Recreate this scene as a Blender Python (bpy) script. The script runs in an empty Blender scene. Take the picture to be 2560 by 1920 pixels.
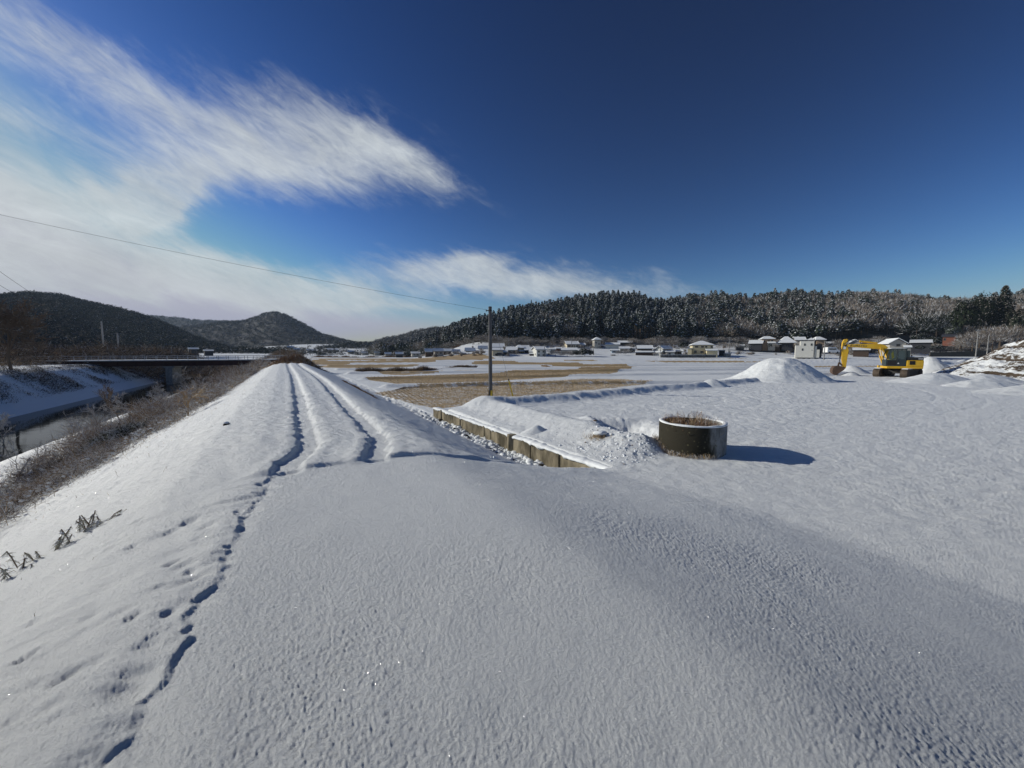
import bpy, bmesh, math, random
import numpy as np
from mathutils import Vector, Matrix
R = math.radians
scene = bpy.context.scene
# ------------------------------------------------------------------ camera
CAMZ = 3.1
FPX = 962.0
PITCH = math.atan(82 / 962.0)
cd = bpy.data.cameras.new("camera")
cd.sensor_width = 36
cd.lens = 36 * FPX / 2560
cd.clip_start = 0.05
cd.clip_end = 9000
cam = bpy.data.objects.new("camera", cd)
scene.collection.objects.link(cam)
cam.location = (0, 0, CAMZ)
cam.rotation_euler = (R(90) - PITCH, 0, 0)
scene.camera = cam
# ------------------------------------------------------------------ look
scene.view_settings.view_transform = 'Standard'
scene.view_settings.look = 'None'
scene.view_settings.exposure = 0.0
scene.view_settings.gamma = 1.0
SUN_AZ = R(-75)
SUN_EL = R(22)
# ------------------------------------------------------------------ sun
sl = bpy.data.lights.new("sun", 'SUN')
sl.energy = 4.15
sl.angle = R(0.5)
sl.color = (1.0, 0.95, 0.85)
so = bpy.data.objects.new("sun", sl)
scene.collection.objects.link(so)
sd = Vector((math.sin(SUN_AZ) * math.cos(SUN_EL), math.cos(SUN_AZ) * math.cos(SUN_EL), math.sin(SUN_EL)))
so.rotation_euler = sd.to_track_quat('Z', 'Y').to_euler()
so.location = (0, 0, 60)


# ------------------------------------------------------------------ projection helpers (pixels of the 2560 px photo)
def pray(x, y):
    X = (x - 1280) / FPX
    Z = -(y - 960) / FPX
    return np.array([X, math.cos(PITCH) + Z * math.sin(PITCH), -math.sin(PITCH) + Z * math.cos(PITCH)])


def at_z(x, y, z):
    d = pray(x, y)
    t = (z - CAMZ) / d[2]
    return np.array([d[0] * t, d[1] * t, z])


def at_d(x, y, D):
    d = pray(x, y)
    t = D / d[1]
    return np.array([d[0] * t, D, CAMZ + d[2] * t])


# ------------------------------------------------------------------ world
world = bpy.data.worlds.new("World")
scene.world = world
world.use_nodes = True
nt = world.node_tree
nt.nodes.clear()
N = nt.nodes.new
L = nt.links.new
out = N('ShaderNodeOutputWorld')
bg = N('ShaderNodeBackground')
L(bg.outputs[0], out.inputs[0])
sky = N('ShaderNodeTexSky')
sky.sky_type = 'NISHITA'
sky.sun_disc = False
sky.sun_elevation = SUN_EL
sky.sun_rotation = SUN_AZ
sky.altitude = 0
sky.air_density = 1.0
sky.dust_density = 0.35
sky.ozone_density = 2.2
bg.inputs[1].default_value = 0.05


def wmath(op, a, b=None, c=None, clamp=False):
    n = N('ShaderNodeMath')
    n.operation = op
    n.use_clamp = clamp
    for i, v in enumerate((a, b, c)):
        if v is None:
            continue
        if isinstance(v, (int, float)):
            n.inputs[i].default_value = v
        else:
            L(v, n.inputs[i])
    return n.outputs[0]


tc = N('ShaderNodeTexCoord')
sep = N('ShaderNodeSeparateXYZ')
L(tc.outputs['Generated'], sep.inputs[0])
az = wmath('ARCTAN2', sep.outputs[0], sep.outputs[1])
el = wmath('ARCSINE', sep.outputs[2])


def azel(x, y):
    d = pray(x, y)
    d = d / np.linalg.norm(d)
    return math.atan2(d[0], d[1]), math.asin(d[2])


# cloud plane coordinates for the texture of the cirrus
zc = wmath('ADD', wmath('MAXIMUM', sep.outputs[2], 0.0), 0.12)
cu = wmath('DIVIDE', sep.outputs[0], zc)
cv = wmath('DIVIDE', sep.outputs[1], zc)
comb = N('ShaderNodeCombineXYZ')
L(cu, comb.inputs[0])
L(cv, comb.inputs[1])
comb2 = N('ShaderNodeCombineXYZ')
L(az, comb2.inputs[0])
L(el, comb2.inputs[1])


def wnoise(vec, scale, rot, stretch, detail, rough, dist=0.0, loc=(0, 0, 0)):
    m = N('ShaderNodeMapping')
    m.inputs['Rotation'].default_value = (0, 0, rot)
    m.inputs['Location'].default_value = loc
    m.inputs['Scale'].default_value = stretch
    pre = N('ShaderNodeVectorRotate')
    pre.inputs['Angle'].default_value = rot
    L(vec, pre.inputs[0])
    m.inputs['Rotation'].default_value = (0, 0, 0)
    L(pre.outputs[0], m.inputs[0])
    n = N('ShaderNodeTexNoise')
    n.inputs['Scale'].default_value = scale
    n.inputs['Detail'].default_value = detail
    n.inputs['Roughness'].default_value = rough
    n.inputs['Distortion'].default_value = dist
    L(m.outputs[0], n.inputs['Vector'])
    return n.outputs[0]


# warp the mask coordinates so that the cloud edges are ragged
wn1 = wnoise(comb2.outputs[0], 7.0, 0.45, (0.5, 1.6, 1), 6, 0.6)
wn2 = wnoise(comb2.outputs[0], 7.0, 0.45, (0.5, 1.6, 1), 6, 0.6, loc=(5, 3, 0))
azw = wmath('ADD', az, wmath('MULTIPLY', wmath('SUBTRACT', wn1, 0.5), 0.22))
elw = wmath('ADD', el, wmath('MULTIPLY', wmath('SUBTRACT', wn2, 0.5), 0.11))
BLOBS = [  # px centre x, y, radius x, y, slope angle (deg, downwards to the right), weight
    (860, 350, 220, 85, 22, 0.9), (620, 410, 260, 85, 8, 0.95), (420, 500, 150, 45, -25, .8), (1060, 425, 150, 32, 30, 0.62),
    (430, 250, 380, 60, 25, 0.52), (120, 130, 330, 75, 27, 0.50), (60, 300, 300, 35, 22, 0.36),
    (60, 500, 360, 90, 12, 1.0), (330, 480, 130, 60, -20, 0.8), (40, 640, 420, 75, 8, 1.0),
    (330, 700, 420, 60, 8, 0.95), (750, 735, 280, 42, 6, 0.85), (980, 768, 150, 15, 6, 0.5),
    (1180, 695, 240, 46, 2, 0.95), (1180, 640, 90, 26, -6, 0.7), (1430, 715, 300, 38, 4, 0.85), (650, 690, 300, 45, 8, .6), (-500, 500, 500, 300, 0, 0.8),
]
tot = None
for (x, y, rx, ry, ang, w) in BLOBS:
    a0, e0 = azel(x, y)
    a = R(ang)
    a1, e1 = azel(x + rx * math.cos(a), y + rx * math.sin(a))
    a2, e2 = azel(x - ry * math.sin(a), y + ry * math.cos(a))
    # affine map (az,el) -> unit ellipse
    M = np.linalg.inv(np.array([[a1 - a0, a2 - a0], [e1 - e0, e2 - e0]]))
    da = wmath('SUBTRACT', azw, a0)
    de = wmath('SUBTRACT', elw, e0)
    p = wmath('ADD', wmath('MULTIPLY', da, float(M[0, 0])), wmath('MULTIPLY', de, float(M[0, 1])))
    q = wmath('ADD', wmath('MULTIPLY', da, float(M[1, 0])), wmath('MULTIPLY', de, float(M[1, 1])))
    r2 = wmath('ADD', wmath('MULTIPLY', p, p), wmath('MULTIPLY', q, q))
    g = wmath('MULTIPLY', wmath('EXPONENT', wmath('MULTIPLY', r2, -0.9)), w)
    tot = g if tot is None else wmath('ADD', tot, g)
streak = wnoise(comb2.outputs[0], 8.0, 0.42, (0.75, 2.1, 1), 12, 0.66, 0.9)
fine = wnoise(comb2.outputs[0], 5.0, 0.1, (0.8, 2.2, 1), 10, 0.6, 0.5, loc=(2, 7, 0))
fib = wnoise(comb2.outputs[0], 24.0, 0.40, (0.6, 2.2, 1), 10, 0.72, 1.2, loc=(9, 1, 0))
nz = wmath('ADD', wmath('ADD', wmath('MULTIPLY', streak, 0.50), wmath('MULTIPLY', fine, 0.22)), wmath('MULTIPLY', fib, 0.28))
mask = wmath('MINIMUM', tot, 1.15)
dens = wmath('ADD', mask, wmath('MULTIPLY', wmath('SUBTRACT', nz, 0.5), 2.3))
mr = N('ShaderNodeMapRange')
mr.interpolation_type = 'SMOOTHSTEP'
mr.inputs[1].default_value = 0.10
mr.inputs[2].default_value = 1.42
L(dens, mr.inputs[0])
gate = N('ShaderNodeMapRange')
gate.inputs[1].default_value = 0.03
gate.inputs[2].default_value = 0.30
L(tot, gate.inputs[0])
cl = wmath('MULTIPLY', mr.outputs[0], gate.outputs[0])
cl = wmath('MULTIPLY', cl, 0.84)
# a touch of thin veil near the horizon on the sun's side
ssep = N('ShaderNodeSeparateColor')
L(sky.outputs[0], ssep.inputs[0])
scomb = N('ShaderNodeCombineColor')
for ch, (g_, m_) in enumerate(((2.65, .125), (2.25, .195), (2.19, .235))):
    v_ = wmath('MULTIPLY', wmath('POWER', ssep.outputs[ch], g_), m_)
    v_ = wmath('SMOOTH_MIN', v_, (9.5, 9.4, 11.4)[ch], 4.5)
    L(v_, scomb.inputs[ch])
gam = scomb
mix = N('ShaderNodeMixRGB')
L(cl, mix.inputs[0])
L(gam.outputs[0], mix.inputs[1])
mix.inputs[2].default_value = (12.6, 13.4, 13.6, 1)
shade = wmath('ADD', wmath('MULTIPLY', fine, 0.7), wmath('MULTIPLY_ADD', fib, 0.4, 0.42))
cm = N('ShaderNodeMixRGB')
cm.blend_type = 'MULTIPLY'
cm.inputs[0].default_value = 1.0
cm.inputs[1].default_value = (12.6, 13.4, 13.6, 1)
L(shade, cm.inputs[2])
L(cm.outputs[0], mix.inputs[2])
L(mix.outputs[0], bg.inputs[0])


# ------------------------------------------------------------------ tagging and mesh helpers
COL = scene.collection


def tag(o, label=None, cat=None, group=None, kind=None):
    if label: o['label'] = label
    if cat: o['category'] = cat
    if group: o['group'] = group
    if kind: o['kind'] = kind
    return o


def empty(name, loc=(0, 0, 0), rz=0.0):
    o = bpy.data.objects.new(name, None)
    COL.objects.link(o)
    o.location = loc
    o.rotation_euler = (0, 0, rz)
    o.empty_display_size = 0.3
    return o


def mesh_np(name, V, F, mats, mi=None, smooth=False, parent=None, attrs=None):
    """V (n,3), F (m,k) all faces of the same size k"""
    V = np.asarray(V, dtype=np.float32)
    F = np.asarray(F, dtype=np.int32)
    m, k = F.shape
    me = bpy.data.meshes.new(name)
    me.vertices.add(len(V))
    me.vertices.foreach_set('co', V.ravel())
    me.loops.add(m * k)
    me.loops.foreach_set('vertex_index', F.ravel())
    me.polygons.add(m)
    me.polygons.foreach_set('loop_start', np.arange(0, m * k, k, dtype=np.int32))
    me.polygons.foreach_set('loop_total', np.full(m, k, dtype=np.int32))
    if mi is not None:
        me.polygons.foreach_set('material_index', np.asarray(mi, dtype=np.int32))
    me.polygons.foreach_set('use_smooth', np.full(m, smooth, dtype=bool))
    for mt in mats:
        me.materials.append(mt)
    if attrs:
        for an, av in attrs.items():
            at = me.attributes.new(an, 'FLOAT', 'POINT')
            at.data.foreach_set('value', np.asarray(av, dtype=np.float32).ravel())
    me.update(calc_edges=True)
    o = bpy.data.objects.new(name, me)
    COL.objects.link(o)
    if parent is not None:
        o.parent = parent
    return o


class MB:
    """collects shapes into one mesh"""

    def __init__(self):
        self.v = []
        self.f = []
        self.m = []
        self.mat = 0

    def add(self, vs, fs):
        b = len(self.v)
        self.v += [tuple(map(float, p)) for p in vs]
        for f in fs:
            self.f.append(tuple(b + i for i in f))
            self.m.append(self.mat)
        return self

    def box(self, x0, x1, y0, y1, z0, z1, M=None):
        vs = [(x0, y0, z0), (x1, y0, z0), (x1, y1, z0), (x0, y1, z0), (x0, y0, z1), (x1, y0, z1), (x1, y1, z1), (x0, y1, z1)]
        if M is not None:
            vs = [M @ Vector(p) for p in vs]
        return self.add(vs, [(0, 3, 2, 1), (4, 5, 6, 7), (0, 1, 5, 4), (1, 2, 6, 5), (2, 3, 7, 6), (3, 0, 4, 7)])

    def prism(self, prof, y0, y1):
        """profile in xz, extruded along y"""
        n = len(prof)
        vs = [(x, y0, z) for x, z in prof] + [(x, y1, z) for x, z in prof]
        fs = [tuple(range(n)), tuple(range(2 * n - 1, n - 1, -1))]
        fs += [(i, i + n, (i + 1) % n + n, (i + 1) % n) for i in range(n)]
        return self.add(vs, fs)

    def tube(self, pts, r, n=8, r2=None, cap=True):
        pts = [Vector(p) for p in pts]
        rings = []
        for i, p in enumerate(pts):
            a = pts[max(i - 1, 0)]
            b = pts[min(i + 1, len(pts) - 1)]
            d = (b - a).normalized()
            u = d.orthogonal().normalized() if i == 0 else (u - d * u.dot(d)).normalized()
            w = d.cross(u)
            rr = r[i] if isinstance(r, (list, tuple)) else (r if r2 is None else r + (r2 - r) * i / (len(pts) - 1))
            rings.append([p + (u * math.cos(2 * math.pi * k / n) + w * math.sin(2 * math.pi * k / n)) * rr for k in range(n)])
        vs = [q for rg in rings for q in rg]
        fs = []
        for i in range(len(pts) - 1):
            for k in range(n):
                fs.append((i * n + k, i * n + (k + 1) % n, (i + 1) * n + (k + 1) % n, (i + 1) * n + k))
        if cap:
            fs.append(tuple(range(n - 1, -1, -1)))
            fs.append(tuple(range((len(pts) - 1) * n, len(pts) * n)))
        return self.add(vs, fs)

    def build(self, name, mats, parent=None, smooth=False, bevel=0.0):
        if not isinstance(mats, (list, tuple)):
            mats = [mats]
        me = bpy.data.meshes.new(name)
        me.from_pydata(self.v, [], self.f)
        for mt in mats:
            me.materials.append(mt)
        me.polygons.foreach_set('material_index', self.m)
        if smooth:
            me.polygons.foreach_set('use_smooth', [True] * len(self.f))
        me.update()
        o = bpy.data.objects.new(name, me)
        COL.objects.link(o)
        if parent is not None:
            o.parent = parent
        if bevel > 0:
            md = o.modifiers.new("bevel", 'BEVEL')
            md.width = bevel
            md.segments = 2
            md.limit_method = 'ANGLE'
        return o


# ------------------------------------------------------------------ numpy noise
def _hash(ix, iy, seed):
    h = (ix.astype(np.uint32) * np.uint32(374761393) + iy.astype(np.uint32) * np.uint32(668265263) + np.uint32(seed * 974711 + 13))
    h = (h ^ (h >> np.uint32(13))) * np.uint32(1274126177)
    h = h ^ (h >> np.uint32(16))
    return (h & np.uint32(0xffffff)).astype(np.float32) / np.float32(0xffffff)


def vnoise(x, y, seed=0):
    """smooth value noise in -1..1"""
    x = np.asarray(x, dtype=np.float64)
    y = np.asarray(y, dtype=np.float64)
    fx = np.floor(x)
    fy = np.floor(y)
    ix = fx.astype(np.int64)
    iy = fy.astype(np.int64)
    u = (x - fx).astype(np.float32)
    v = (y - fy).astype(np.float32)
    u = u * u * (3 - 2 * u)
    v = v * v * (3 - 2 * v)
    a = _hash(ix, iy, seed)
    b = _hash(ix + 1, iy, seed)
    c = _hash(ix, iy + 1, seed)
    d = _hash(ix + 1, iy + 1, seed)
    return ((a + (b - a) * u) * (1 - v) + (c + (d - c) * u) * v) * 2 - 1


def fbm(x, y, seed=0, octv=4, gain=0.5):
    s = 0
    a = 1.0
    t = 0
    for i in range(octv):
        s = s + a * vnoise(x * 1.0 + i * 17.3, y * 1.0 - i * 9.1, seed + i)
        t += a
        a *= gain
        x = (x * 0.8 + y * 0.6) * 2.03
        y = (y * 0.8 - x / 2.03 * 0.6) * 2.03 if False else y * 2.03
    return s / t


def sstep(a, b, x):
    t = np.clip((x - a) / (b - a), 0, 1)
    return t * t * (3 - 2 * t)


# ------------------------------------------------------------------ materials
MATS = {}


def nmat(name, col, rough=0.6, metal=0.0, spec=0.4, var=0.0, scale=3.0, bump=0.0, bscale=20.0, col2=None, stretch=None, sss=0.0):
    if name in MATS:
        return MATS[name]
    m = bpy.data.materials.new(name)
    m.use_nodes = True
    t = m.node_tree
    b = t.nodes['Principled BSDF']
    b.inputs['Base Color'].default_value = (*col, 1)
    b.inputs['Roughness'].default_value = rough
    b.inputs['Metallic'].default_value = metal
    b.inputs['Specular IOR Level'].default_value = spec
    tcn = t.nodes.new('ShaderNodeTexCoord')
    vec = tcn.outputs['Object']
    if stretch:
        mp = t.nodes.new('ShaderNodeMapping')
        mp.inputs['Scale'].default_value = stretch
        t.links.new(vec, mp.inputs[0])
        vec = mp.outputs[0]
    if var > 0 or col2:
        n = t.nodes.new('ShaderNodeTexNoise')
        n.inputs['Scale'].default_value = scale
        n.inputs['Detail'].default_value = 6
        n.inputs['Roughness'].default_value = 0.65
        t.links.new(vec, n.inputs['Vector'])
        rp = t.nodes.new('ShaderNodeValToRGB')
        c2 = col2 if col2 else tuple(c * (1 - var) for c in col)
        rp.color_ramp.elements[0].position = 0.38
        rp.color_ramp.elements[1].position = 0.62
        rp.color_ramp.elements[0].color = (*c2, 1)
        rp.color_ramp.elements[1].color = (*col, 1)
        t.links.new(n.outputs[0], rp.inputs[0])
        t.links.new(rp.outputs[0], b.inputs['Base Color'])
    if bump > 0:
        n2 = t.nodes.new('ShaderNodeTexNoise')
        n2.inputs['Scale'].default_value = bscale
        n2.inputs['Detail'].default_value = 5
        t.links.new(vec, n2.inputs['Vector'])
        bp = t.nodes.new('ShaderNodeBump')
        bp.inputs['Strength'].default_value = bump
        bp.inputs['Distance'].default_value = 0.05
        t.links.new(n2.outputs[0], bp.inputs['Height'])
        t.links.new(bp.outputs[0], b.inputs['Normal'])
    MATS[name] = m
    return m


SNOWC = (0.79, 0.825, 0.835)
snow_m = nmat('snow', SNOWC, 0.75, spec=0.2, bump=0.4, bscale=6)
twig_m = nmat('twig_brown', (0.20, 0.145, 0.10), 0.9, spec=0.1)
twig2_m = nmat('twig_tan', (0.40, 0.28, 0.16), 0.9, spec=0.1)
twig3_m = nmat('twig_dark', (0.045, 0.038, 0.03), 0.9, spec=0.1)
frost_m = nmat('frost', (0.64, 0.64, 0.63), 0.8, spec=0.15)
frostb_m = nmat('frosted_bark', (0.40, 0.37, 0.34), 0.9, spec=0.1)
leaf_m = nmat('leaf_dull', (0.10, 0.11, 0.06), 0.8, spec=0.15)
conif_m = nmat('conifer_needles', (0.040, 0.052, 0.045), 0.9, spec=0.05)
pine_m = nmat('pine_needles', (0.05, 0.062, 0.045), 0.9, spec=0.05)
trunk_m = nmat('tree_bark', (0.10, 0.075, 0.055), 0.95, spec=0.05)
straw_m = nmat('straw', (0.52, 0.39, 0.22), 0.9, spec=0.1)
straw2_m = nmat('straw_pale', (0.68, 0.57, 0.40), 0.9, spec=0.1)
rust_m = nmat('dry_grass_rust', (0.20, 0.10, 0.045), 0.9, spec=0.1)

# ------------------------------------------------------------------ terrain height
TH = R(30.5)
ST, CT = math.sin(TH), math.cos(TH)


def st_of(x, y):
    return -ST * x + CT * y, CT * x + ST * y


def xy_of(s, t):
    return -ST * s + CT * t, CT * s + ST * t


def table(pts, blur):
    xs = np.arange(-80, 130, 0.05)
    zs = np.interp(xs, [p[0] for p in pts], [p[1] for p in pts])
    n = max(1, int(blur / 0.05))
    k = np.hanning(n + 2)
    k /= k.sum()
    z2 = np.convolve(np.pad(zs, (n, n), mode='edge'), k, mode='same')[n:-n]
    return xs, z2


LEFT = [(-80, 1.0), (-33, 0.9), (-29, 0.9), (-27.5, 0.5), (-21.7, -3.0), (-21.3, -3.5), (-15, -3.5), (-13.8, -2.98), (-12.5, -2.6), (-9.6, -2.25), (-8.3, -2.0), (-1.3, 1.38), (-0.5, 1.55)]
T_DIKE = table(LEFT + [(2.05, 1.53), (2.5, 1.36), (5.45, 0.0), (5.7, -0.07), (6.05, -0.07), (6.3, 0.0), (130, 0.0)], 0.45)
T_RAMP = table(LEFT + [(1.8, 1.55), (3.75, 1.03), (5.8, 0.56), (9.0, 0.58), (130, 0.6)], 0.9)
T_LOT = table([(-80, .5), (6.0, .5), (6.8, .60), (7.85, .96), (8.9, .64), (9.6, .6), (130, .6)], 0.5)


def zvill(x, y):
    """slow rise of the land far beyond the fields"""
    a = x / np.maximum(y, 1.0)
    zv = np.interp(y, [0, 136, 145, 155, 170, 185, 200, 215, 260, 400], [0, 0, .75, 1.3, 2.5, 4.5, 6.5, 8.5, 10, 10])
    zf = np.interp(y, [0, 300, 360, 460, 560, 900, 1500], [0, 0, 2.0, 8.0, 13, 20, 24])
    w = sstep(-0.27, -0.06, a)
    zz = zv * w + zf * (1 - w)
    left = 1 - sstep(-0.85, -0.50, a)
    return zz * (1 - left) + left * np.interp(y, [0, 110, 200, 300, 420], [0, 0, 0.0, .8, 3])


PILES = []  # (x, y, rx, ry, h, rot) smooth swells that belong to the lot's own surface


def H(x, y, detail=True):
    x = np.asarray(x, dtype=np.float64)
    y = np.asarray(y, dtype=np.float64)
    s, t = st_of(x, y)
    zd = np.interp(t, *T_DIKE)
    kr = 1 - 0.10 * (1 - sstep(3.0, 5.5, s))
    zr = np.interp(np.where(t > 1.5, 1.5 + (t - 1.5) * kr, t), *T_RAMP)
    zl = np.interp(t, *T_LOT)
    # lot limits
    sb = 15.5 + 0.06 * (t - 8) + 0.25 * vnoise(t * 0.3, 0 * t, 5)
    inlot = 1 - sstep(0.35, 1.5, s - sb)
    ridge = np.exp(-((s - sb) / 0.55) ** 2) * sstep(6.6, 7.9, t) * (0.34 - 0.1 * sstep(25, 60, t))
    lotz = zl * inlot + ridge * (1 - 0.6 * np.exp(-((t - 7.85) / 0.8) ** 2))
    right = sstep(6.06, 6.22, t)
    zfar = zd * (1 - right) + lotz * right
    edge_s = 5.6 + 0.55 * sstep(2.0, 6.0, t) + 0.05 * vnoise(t * 2.2, 0 * t, 8)
    wr = 1 - sstep(-0.2, 0.75, s - edge_s)
    z = zr * wr + zfar * (1 - wr)
    # the dike fades out into the plain far away
    fade = sstep(170, 260, y) + sstep(300, 500, np.abs(s))
    fade = np.clip(fade, 0, 1)
    z = z * (1 - fade)
    z = z + zvill(x, y) * sstep(100, 140, y)
    for (px, py, rx, ry, h, rot) in PILES:
        c, q = math.cos(rot), math.sin(rot)
        u = ((x - px) * c + (y - py) * q) / rx
        v = (-(x - px) * q + (y - py) * c) / ry
        z = z + h * np.exp(-(u * u + v * v))
    if not detail:
        return z
    # field bunds running across the plain
    infield = right * (1 - inlot) * (1 - fade) if False else sstep(6.6, 7.5, t) * sstep(18, 19.5, s) * (1 - sstep(135, 145, y))
    for (y0, sl, hh, ww) in [(34.6, .16, .22, .35), (45.5, .22, .20, .4), (56, .20, .25, .5), (66, .10, .25, .5), (79, .06, .3, .6), (92, .02, .3, .7), (104, .0, .35, .8), (117, 0, .35, .8), (129, 0, .4, .9)]:
        yy = y - (y0 + sl * x + 0.5 * vnoise(x * 0.15, 0 * x, int(y0)))
        z = z + infield * hh * 1.5 * np.exp(-(yy / ww) ** 2)
    z = z + infield * 0.05 * fbm(x * 0.25, y * 0.5, 31, 3)
    ph_ = (y - 0.03 * x + 0.8 * vnoise(x * 0.05, y * 0.02, 32)) / 5.3
    rid = np.exp(-((ph_ - np.round(ph_)) * 5.3 / 0.32) ** 2)
    z = z + infield * rid * 0.15 * sstep(52, 60, y) * sstep(-0.05, 0.25, x / np.maximum(y, 1)) * (0.7 + 0.5 * vnoise(x * 0.08, np.round(ph_) * 3.1, 34))
    # wheel ruts on the dike
    farz = sstep(5.45, 5.75, s) * (1 - sstep(120, 160, s))
    jag = 0.035 * vnoise(s * 1.6, t * 0.3, 3) + 0.045 * vnoise(s * 6.0, t * 1.5, 4) + 0.03 * vnoise(s * 15.0, t * 3, 14)
    bend = -0.10 * sstep(7, 5.5, s) + 0.15 * np.exp(-((s - 26) / 14) ** 2)
    lr = 0.28 + bend + 0.32 * np.exp(-((5.6 - s) / 1.5) ** 2) * 0 + jag
    rr = 1.40 + bend + 0.15 * np.exp(-((s - 25) / 12) ** 2) - 0.25 * np.exp(-((s - 5.6) / 1.2) ** 2) + jag
    lr = lr - 0.25 * np.exp(-((s - 5.6) / 1.2) ** 2)
    for c in (lr, rr):
        d = t - c
        z = z - farz * 0.065 * (sstep(-0.20, -0.12, d) - sstep(0.13, 0.24, d))
        z = z + farz * 0.018 * np.exp(-((d + 0.30) / 0.10) ** 2) + farz * 0.02 * np.exp(-((d - 0.34) / 0.12) ** 2)
    z = z + farz * 0.03 * np.exp(-((t - 0.84) / 0.3) ** 2) + farz * 0.012 * fbm(s * 4, t * 8, 15, 3) * np.exp(-((t - .9) / 1.6) ** 4)
    # snow lip along the edge of the paved crossing
    lip = s - (edge_s + 0.02)
    z = z + 0.045 * sstep(-0.03, 0.07, lip) * (1 - sstep(0.10, 1.2, lip)) * sstep(-0.6, 0, t) * (1 - sstep(4.2, 5.0, t)) * (0.75 + 0.4 * vnoise(t * 3, 0 * t, 77))
    # left edge of the paving: a ragged step
    te = np.interp(s, [-3, 0, 2.0, 2.5, 3.2, 4.0, 4.8, 5.6], [-1.3, -1.0, -0.68, -0.6, -0.45, -0.38, -0.28, -0.15])
    te = te + 0.05 * vnoise(s * 2.1, 0 * s, 21) + 0.05 * vnoise(s * 6.3, t * 1.5, 22) + 0.04 * vnoise(s * 15, t * 3, 23)
    near = 1 - sstep(5.6, 5.9, s)
    dl = t - te
    amp = 0.95 + 0.35 * vnoise(s * 2.7, 0 * s, 24)
    z = z + near * (0.026 * amp * (1 - sstep(-0.035, 0.03, dl)) * sstep(-0.8, -0.10, dl))
    # one print after the other along the edge, with paired prints straying off to the verge
    sel = np.where((s > -0.5) & (s < 6.2) & (t > -3.2) & (t < 0.4))
    if len(sel[0]):
        rgp = np.random.default_rng(33)
        ss, tt_ = s[sel], t[sel]
        dz_ = np.zeros(ss.shape)
        te_pts = ([-3, 0, 2.0, 2.5, 3.2, 4.0, 4.8, 5.6], [-1.3, -1.0, -0.68, -0.6, -0.45, -0.38, -0.28, -0.15])
        pos_s = list(np.arange(0.2, 5.7, 0.115))
        for k_ in range(len(pos_s)):
            s0 = pos_s[k_] + rgp.uniform(-.03, .03)
            t0 = np.interp(s0, *te_pts) - 0.05 + rgp.uniform(-.05, .05)
            d_ = rgp.uniform(.008, .026)
            u_ = ((ss - s0) / rgp.uniform(.045, .085)) ** 2 + ((tt_ - t0 + (ss - s0) * .8) / rgp.uniform(.05, .10)) ** 2
            dz_ -= d_ * np.exp(-u_ ** 1.4)
        for k_ in range(70):
            s0 = rgp.uniform(.3, 5.4)
            t0 = np.interp(s0, *te_pts) - rgp.uniform(.15, 1.9) * rgp.uniform(.4, 1)
            u_ = ((ss - s0) / rgp.uniform(.03, .06)) ** 2 + ((tt_ - t0) / rgp.uniform(.03, .08)) ** 2
            dz_ -= rgp.uniform(.010, .032) * np.exp(-u_ ** 1.3)
        z[sel] = z[sel] + dz_
    # animal tracks and lumps of covered grass on the verge
    verge = near * sstep(-2.6, -1.5, t) * (1 - sstep(-0.12, 0.0, dl))
    lump = fbm(x * 2.2 + y * 0.6, y * 5.0 - x * 2.0, 41, 3)
    z = z + verge * 0.030 * lump
    
    slope = sstep(-9.5, -8.2, t) * (1 - sstep(-0.8, -0.2, t)) * (1 - fade)
    z = z + slope * (0.022 * fbm(s * 0.9, t * 2.2, 51, 3) + 0.03 * sstep(-1.5, -4.5, t) * fbm(s * 3.0, t * 3.0, 52, 3))
    # rough snow: lot, ditch, berms
    rr_ = np.hypot(x, y)
    lotm = sstep(7.6, 9.0, t) * (1 - sstep(sb - 0.5, sb + 0.8, s)) * (1 - 0.3 * wr)
    lotm = lotm * (1 - sstep(120, 160, rr_))
    z = z + lotm * (0.020 * fbm(x * 1.8, y * 2.6, 61, 3) + 0.030 * np.abs(fbm(x * 3.5 + y, y * 5.5, 62, 3, .7)))
    # ring of trampled clods between the wall and the curb
    clod = np.exp(-(((s - 6.9) / 1.3) ** 2 + ((t - 7.4) / 1.3) ** 2))
    z = z + clod * (0.05 * np.abs(fbm(x * 3.5, y * 3.5, 63, 3)) + 0.02 * vnoise(x * 9, y * 9, 64))
    ditch = sstep(5.15, 5.5, t) * (1 - sstep(6.05, 6.1, t)) * (1 - wr) * (1 - fade) * sstep(5.5, 6.5, s)
    z = z + ditch * (0.13 * np.abs(fbm(s * 2.5, t * 5.0, 65, 3)) + 0.05 * vnoise(x * 8, y * 8, 66))
    bm = sstep(6.2, 6.6, t) * (1 - sstep(8.6, 9.2, t)) * (1 - wr) * inlot
    z = z + bm * (0.03 * fbm(x * 1.7, y * 1.7, 67, 3) + 0.012 * fbm(x * 7, y * 7, 68, 2))
    rg = sstep(0.7, 0.2, np.abs(s - sb)) * sstep(8, 9, t) * (1 - sstep(150, 200, rr_))
    z = z + rg * 0.05 * fbm(x * 1.4, y * 1.4, 69, 3)
    # curved wheel marks in the lot
    for (cx, cy, r0, am) in [(8.0, 21.5, 3.4, .03), (8.0, 21.5, 5.1, .03), (9.5, 22.5, 2.6, .025), (11.5, 23.0, 3.5, .025), (13.5, 23.2, 3.0, .02), (3.4, 15.5, 3.0, .03), (3.4, 15.5, 4.4, .03), (12, 33, 16.5, .03), (12, 33, 18.2, .03), (22, 40, 26, .03), (22, 40, 27.7, .03), (20, 44, 33, .025), (20, 44, 34.8, .025)]:
        d = np.hypot(x - cx, y - cy) - r0 + 0.05 * vnoise(x * 1.3, y * 1.3, 71)
        z = z - lotm * am * np.exp(-(d / 0.12) ** 2) * (0.7 + 0.3 * vnoise(x * 2, y * 2, 72))
    # pit of broken snow next to the clod pile
    px, py = 3.75, 12.9
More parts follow.
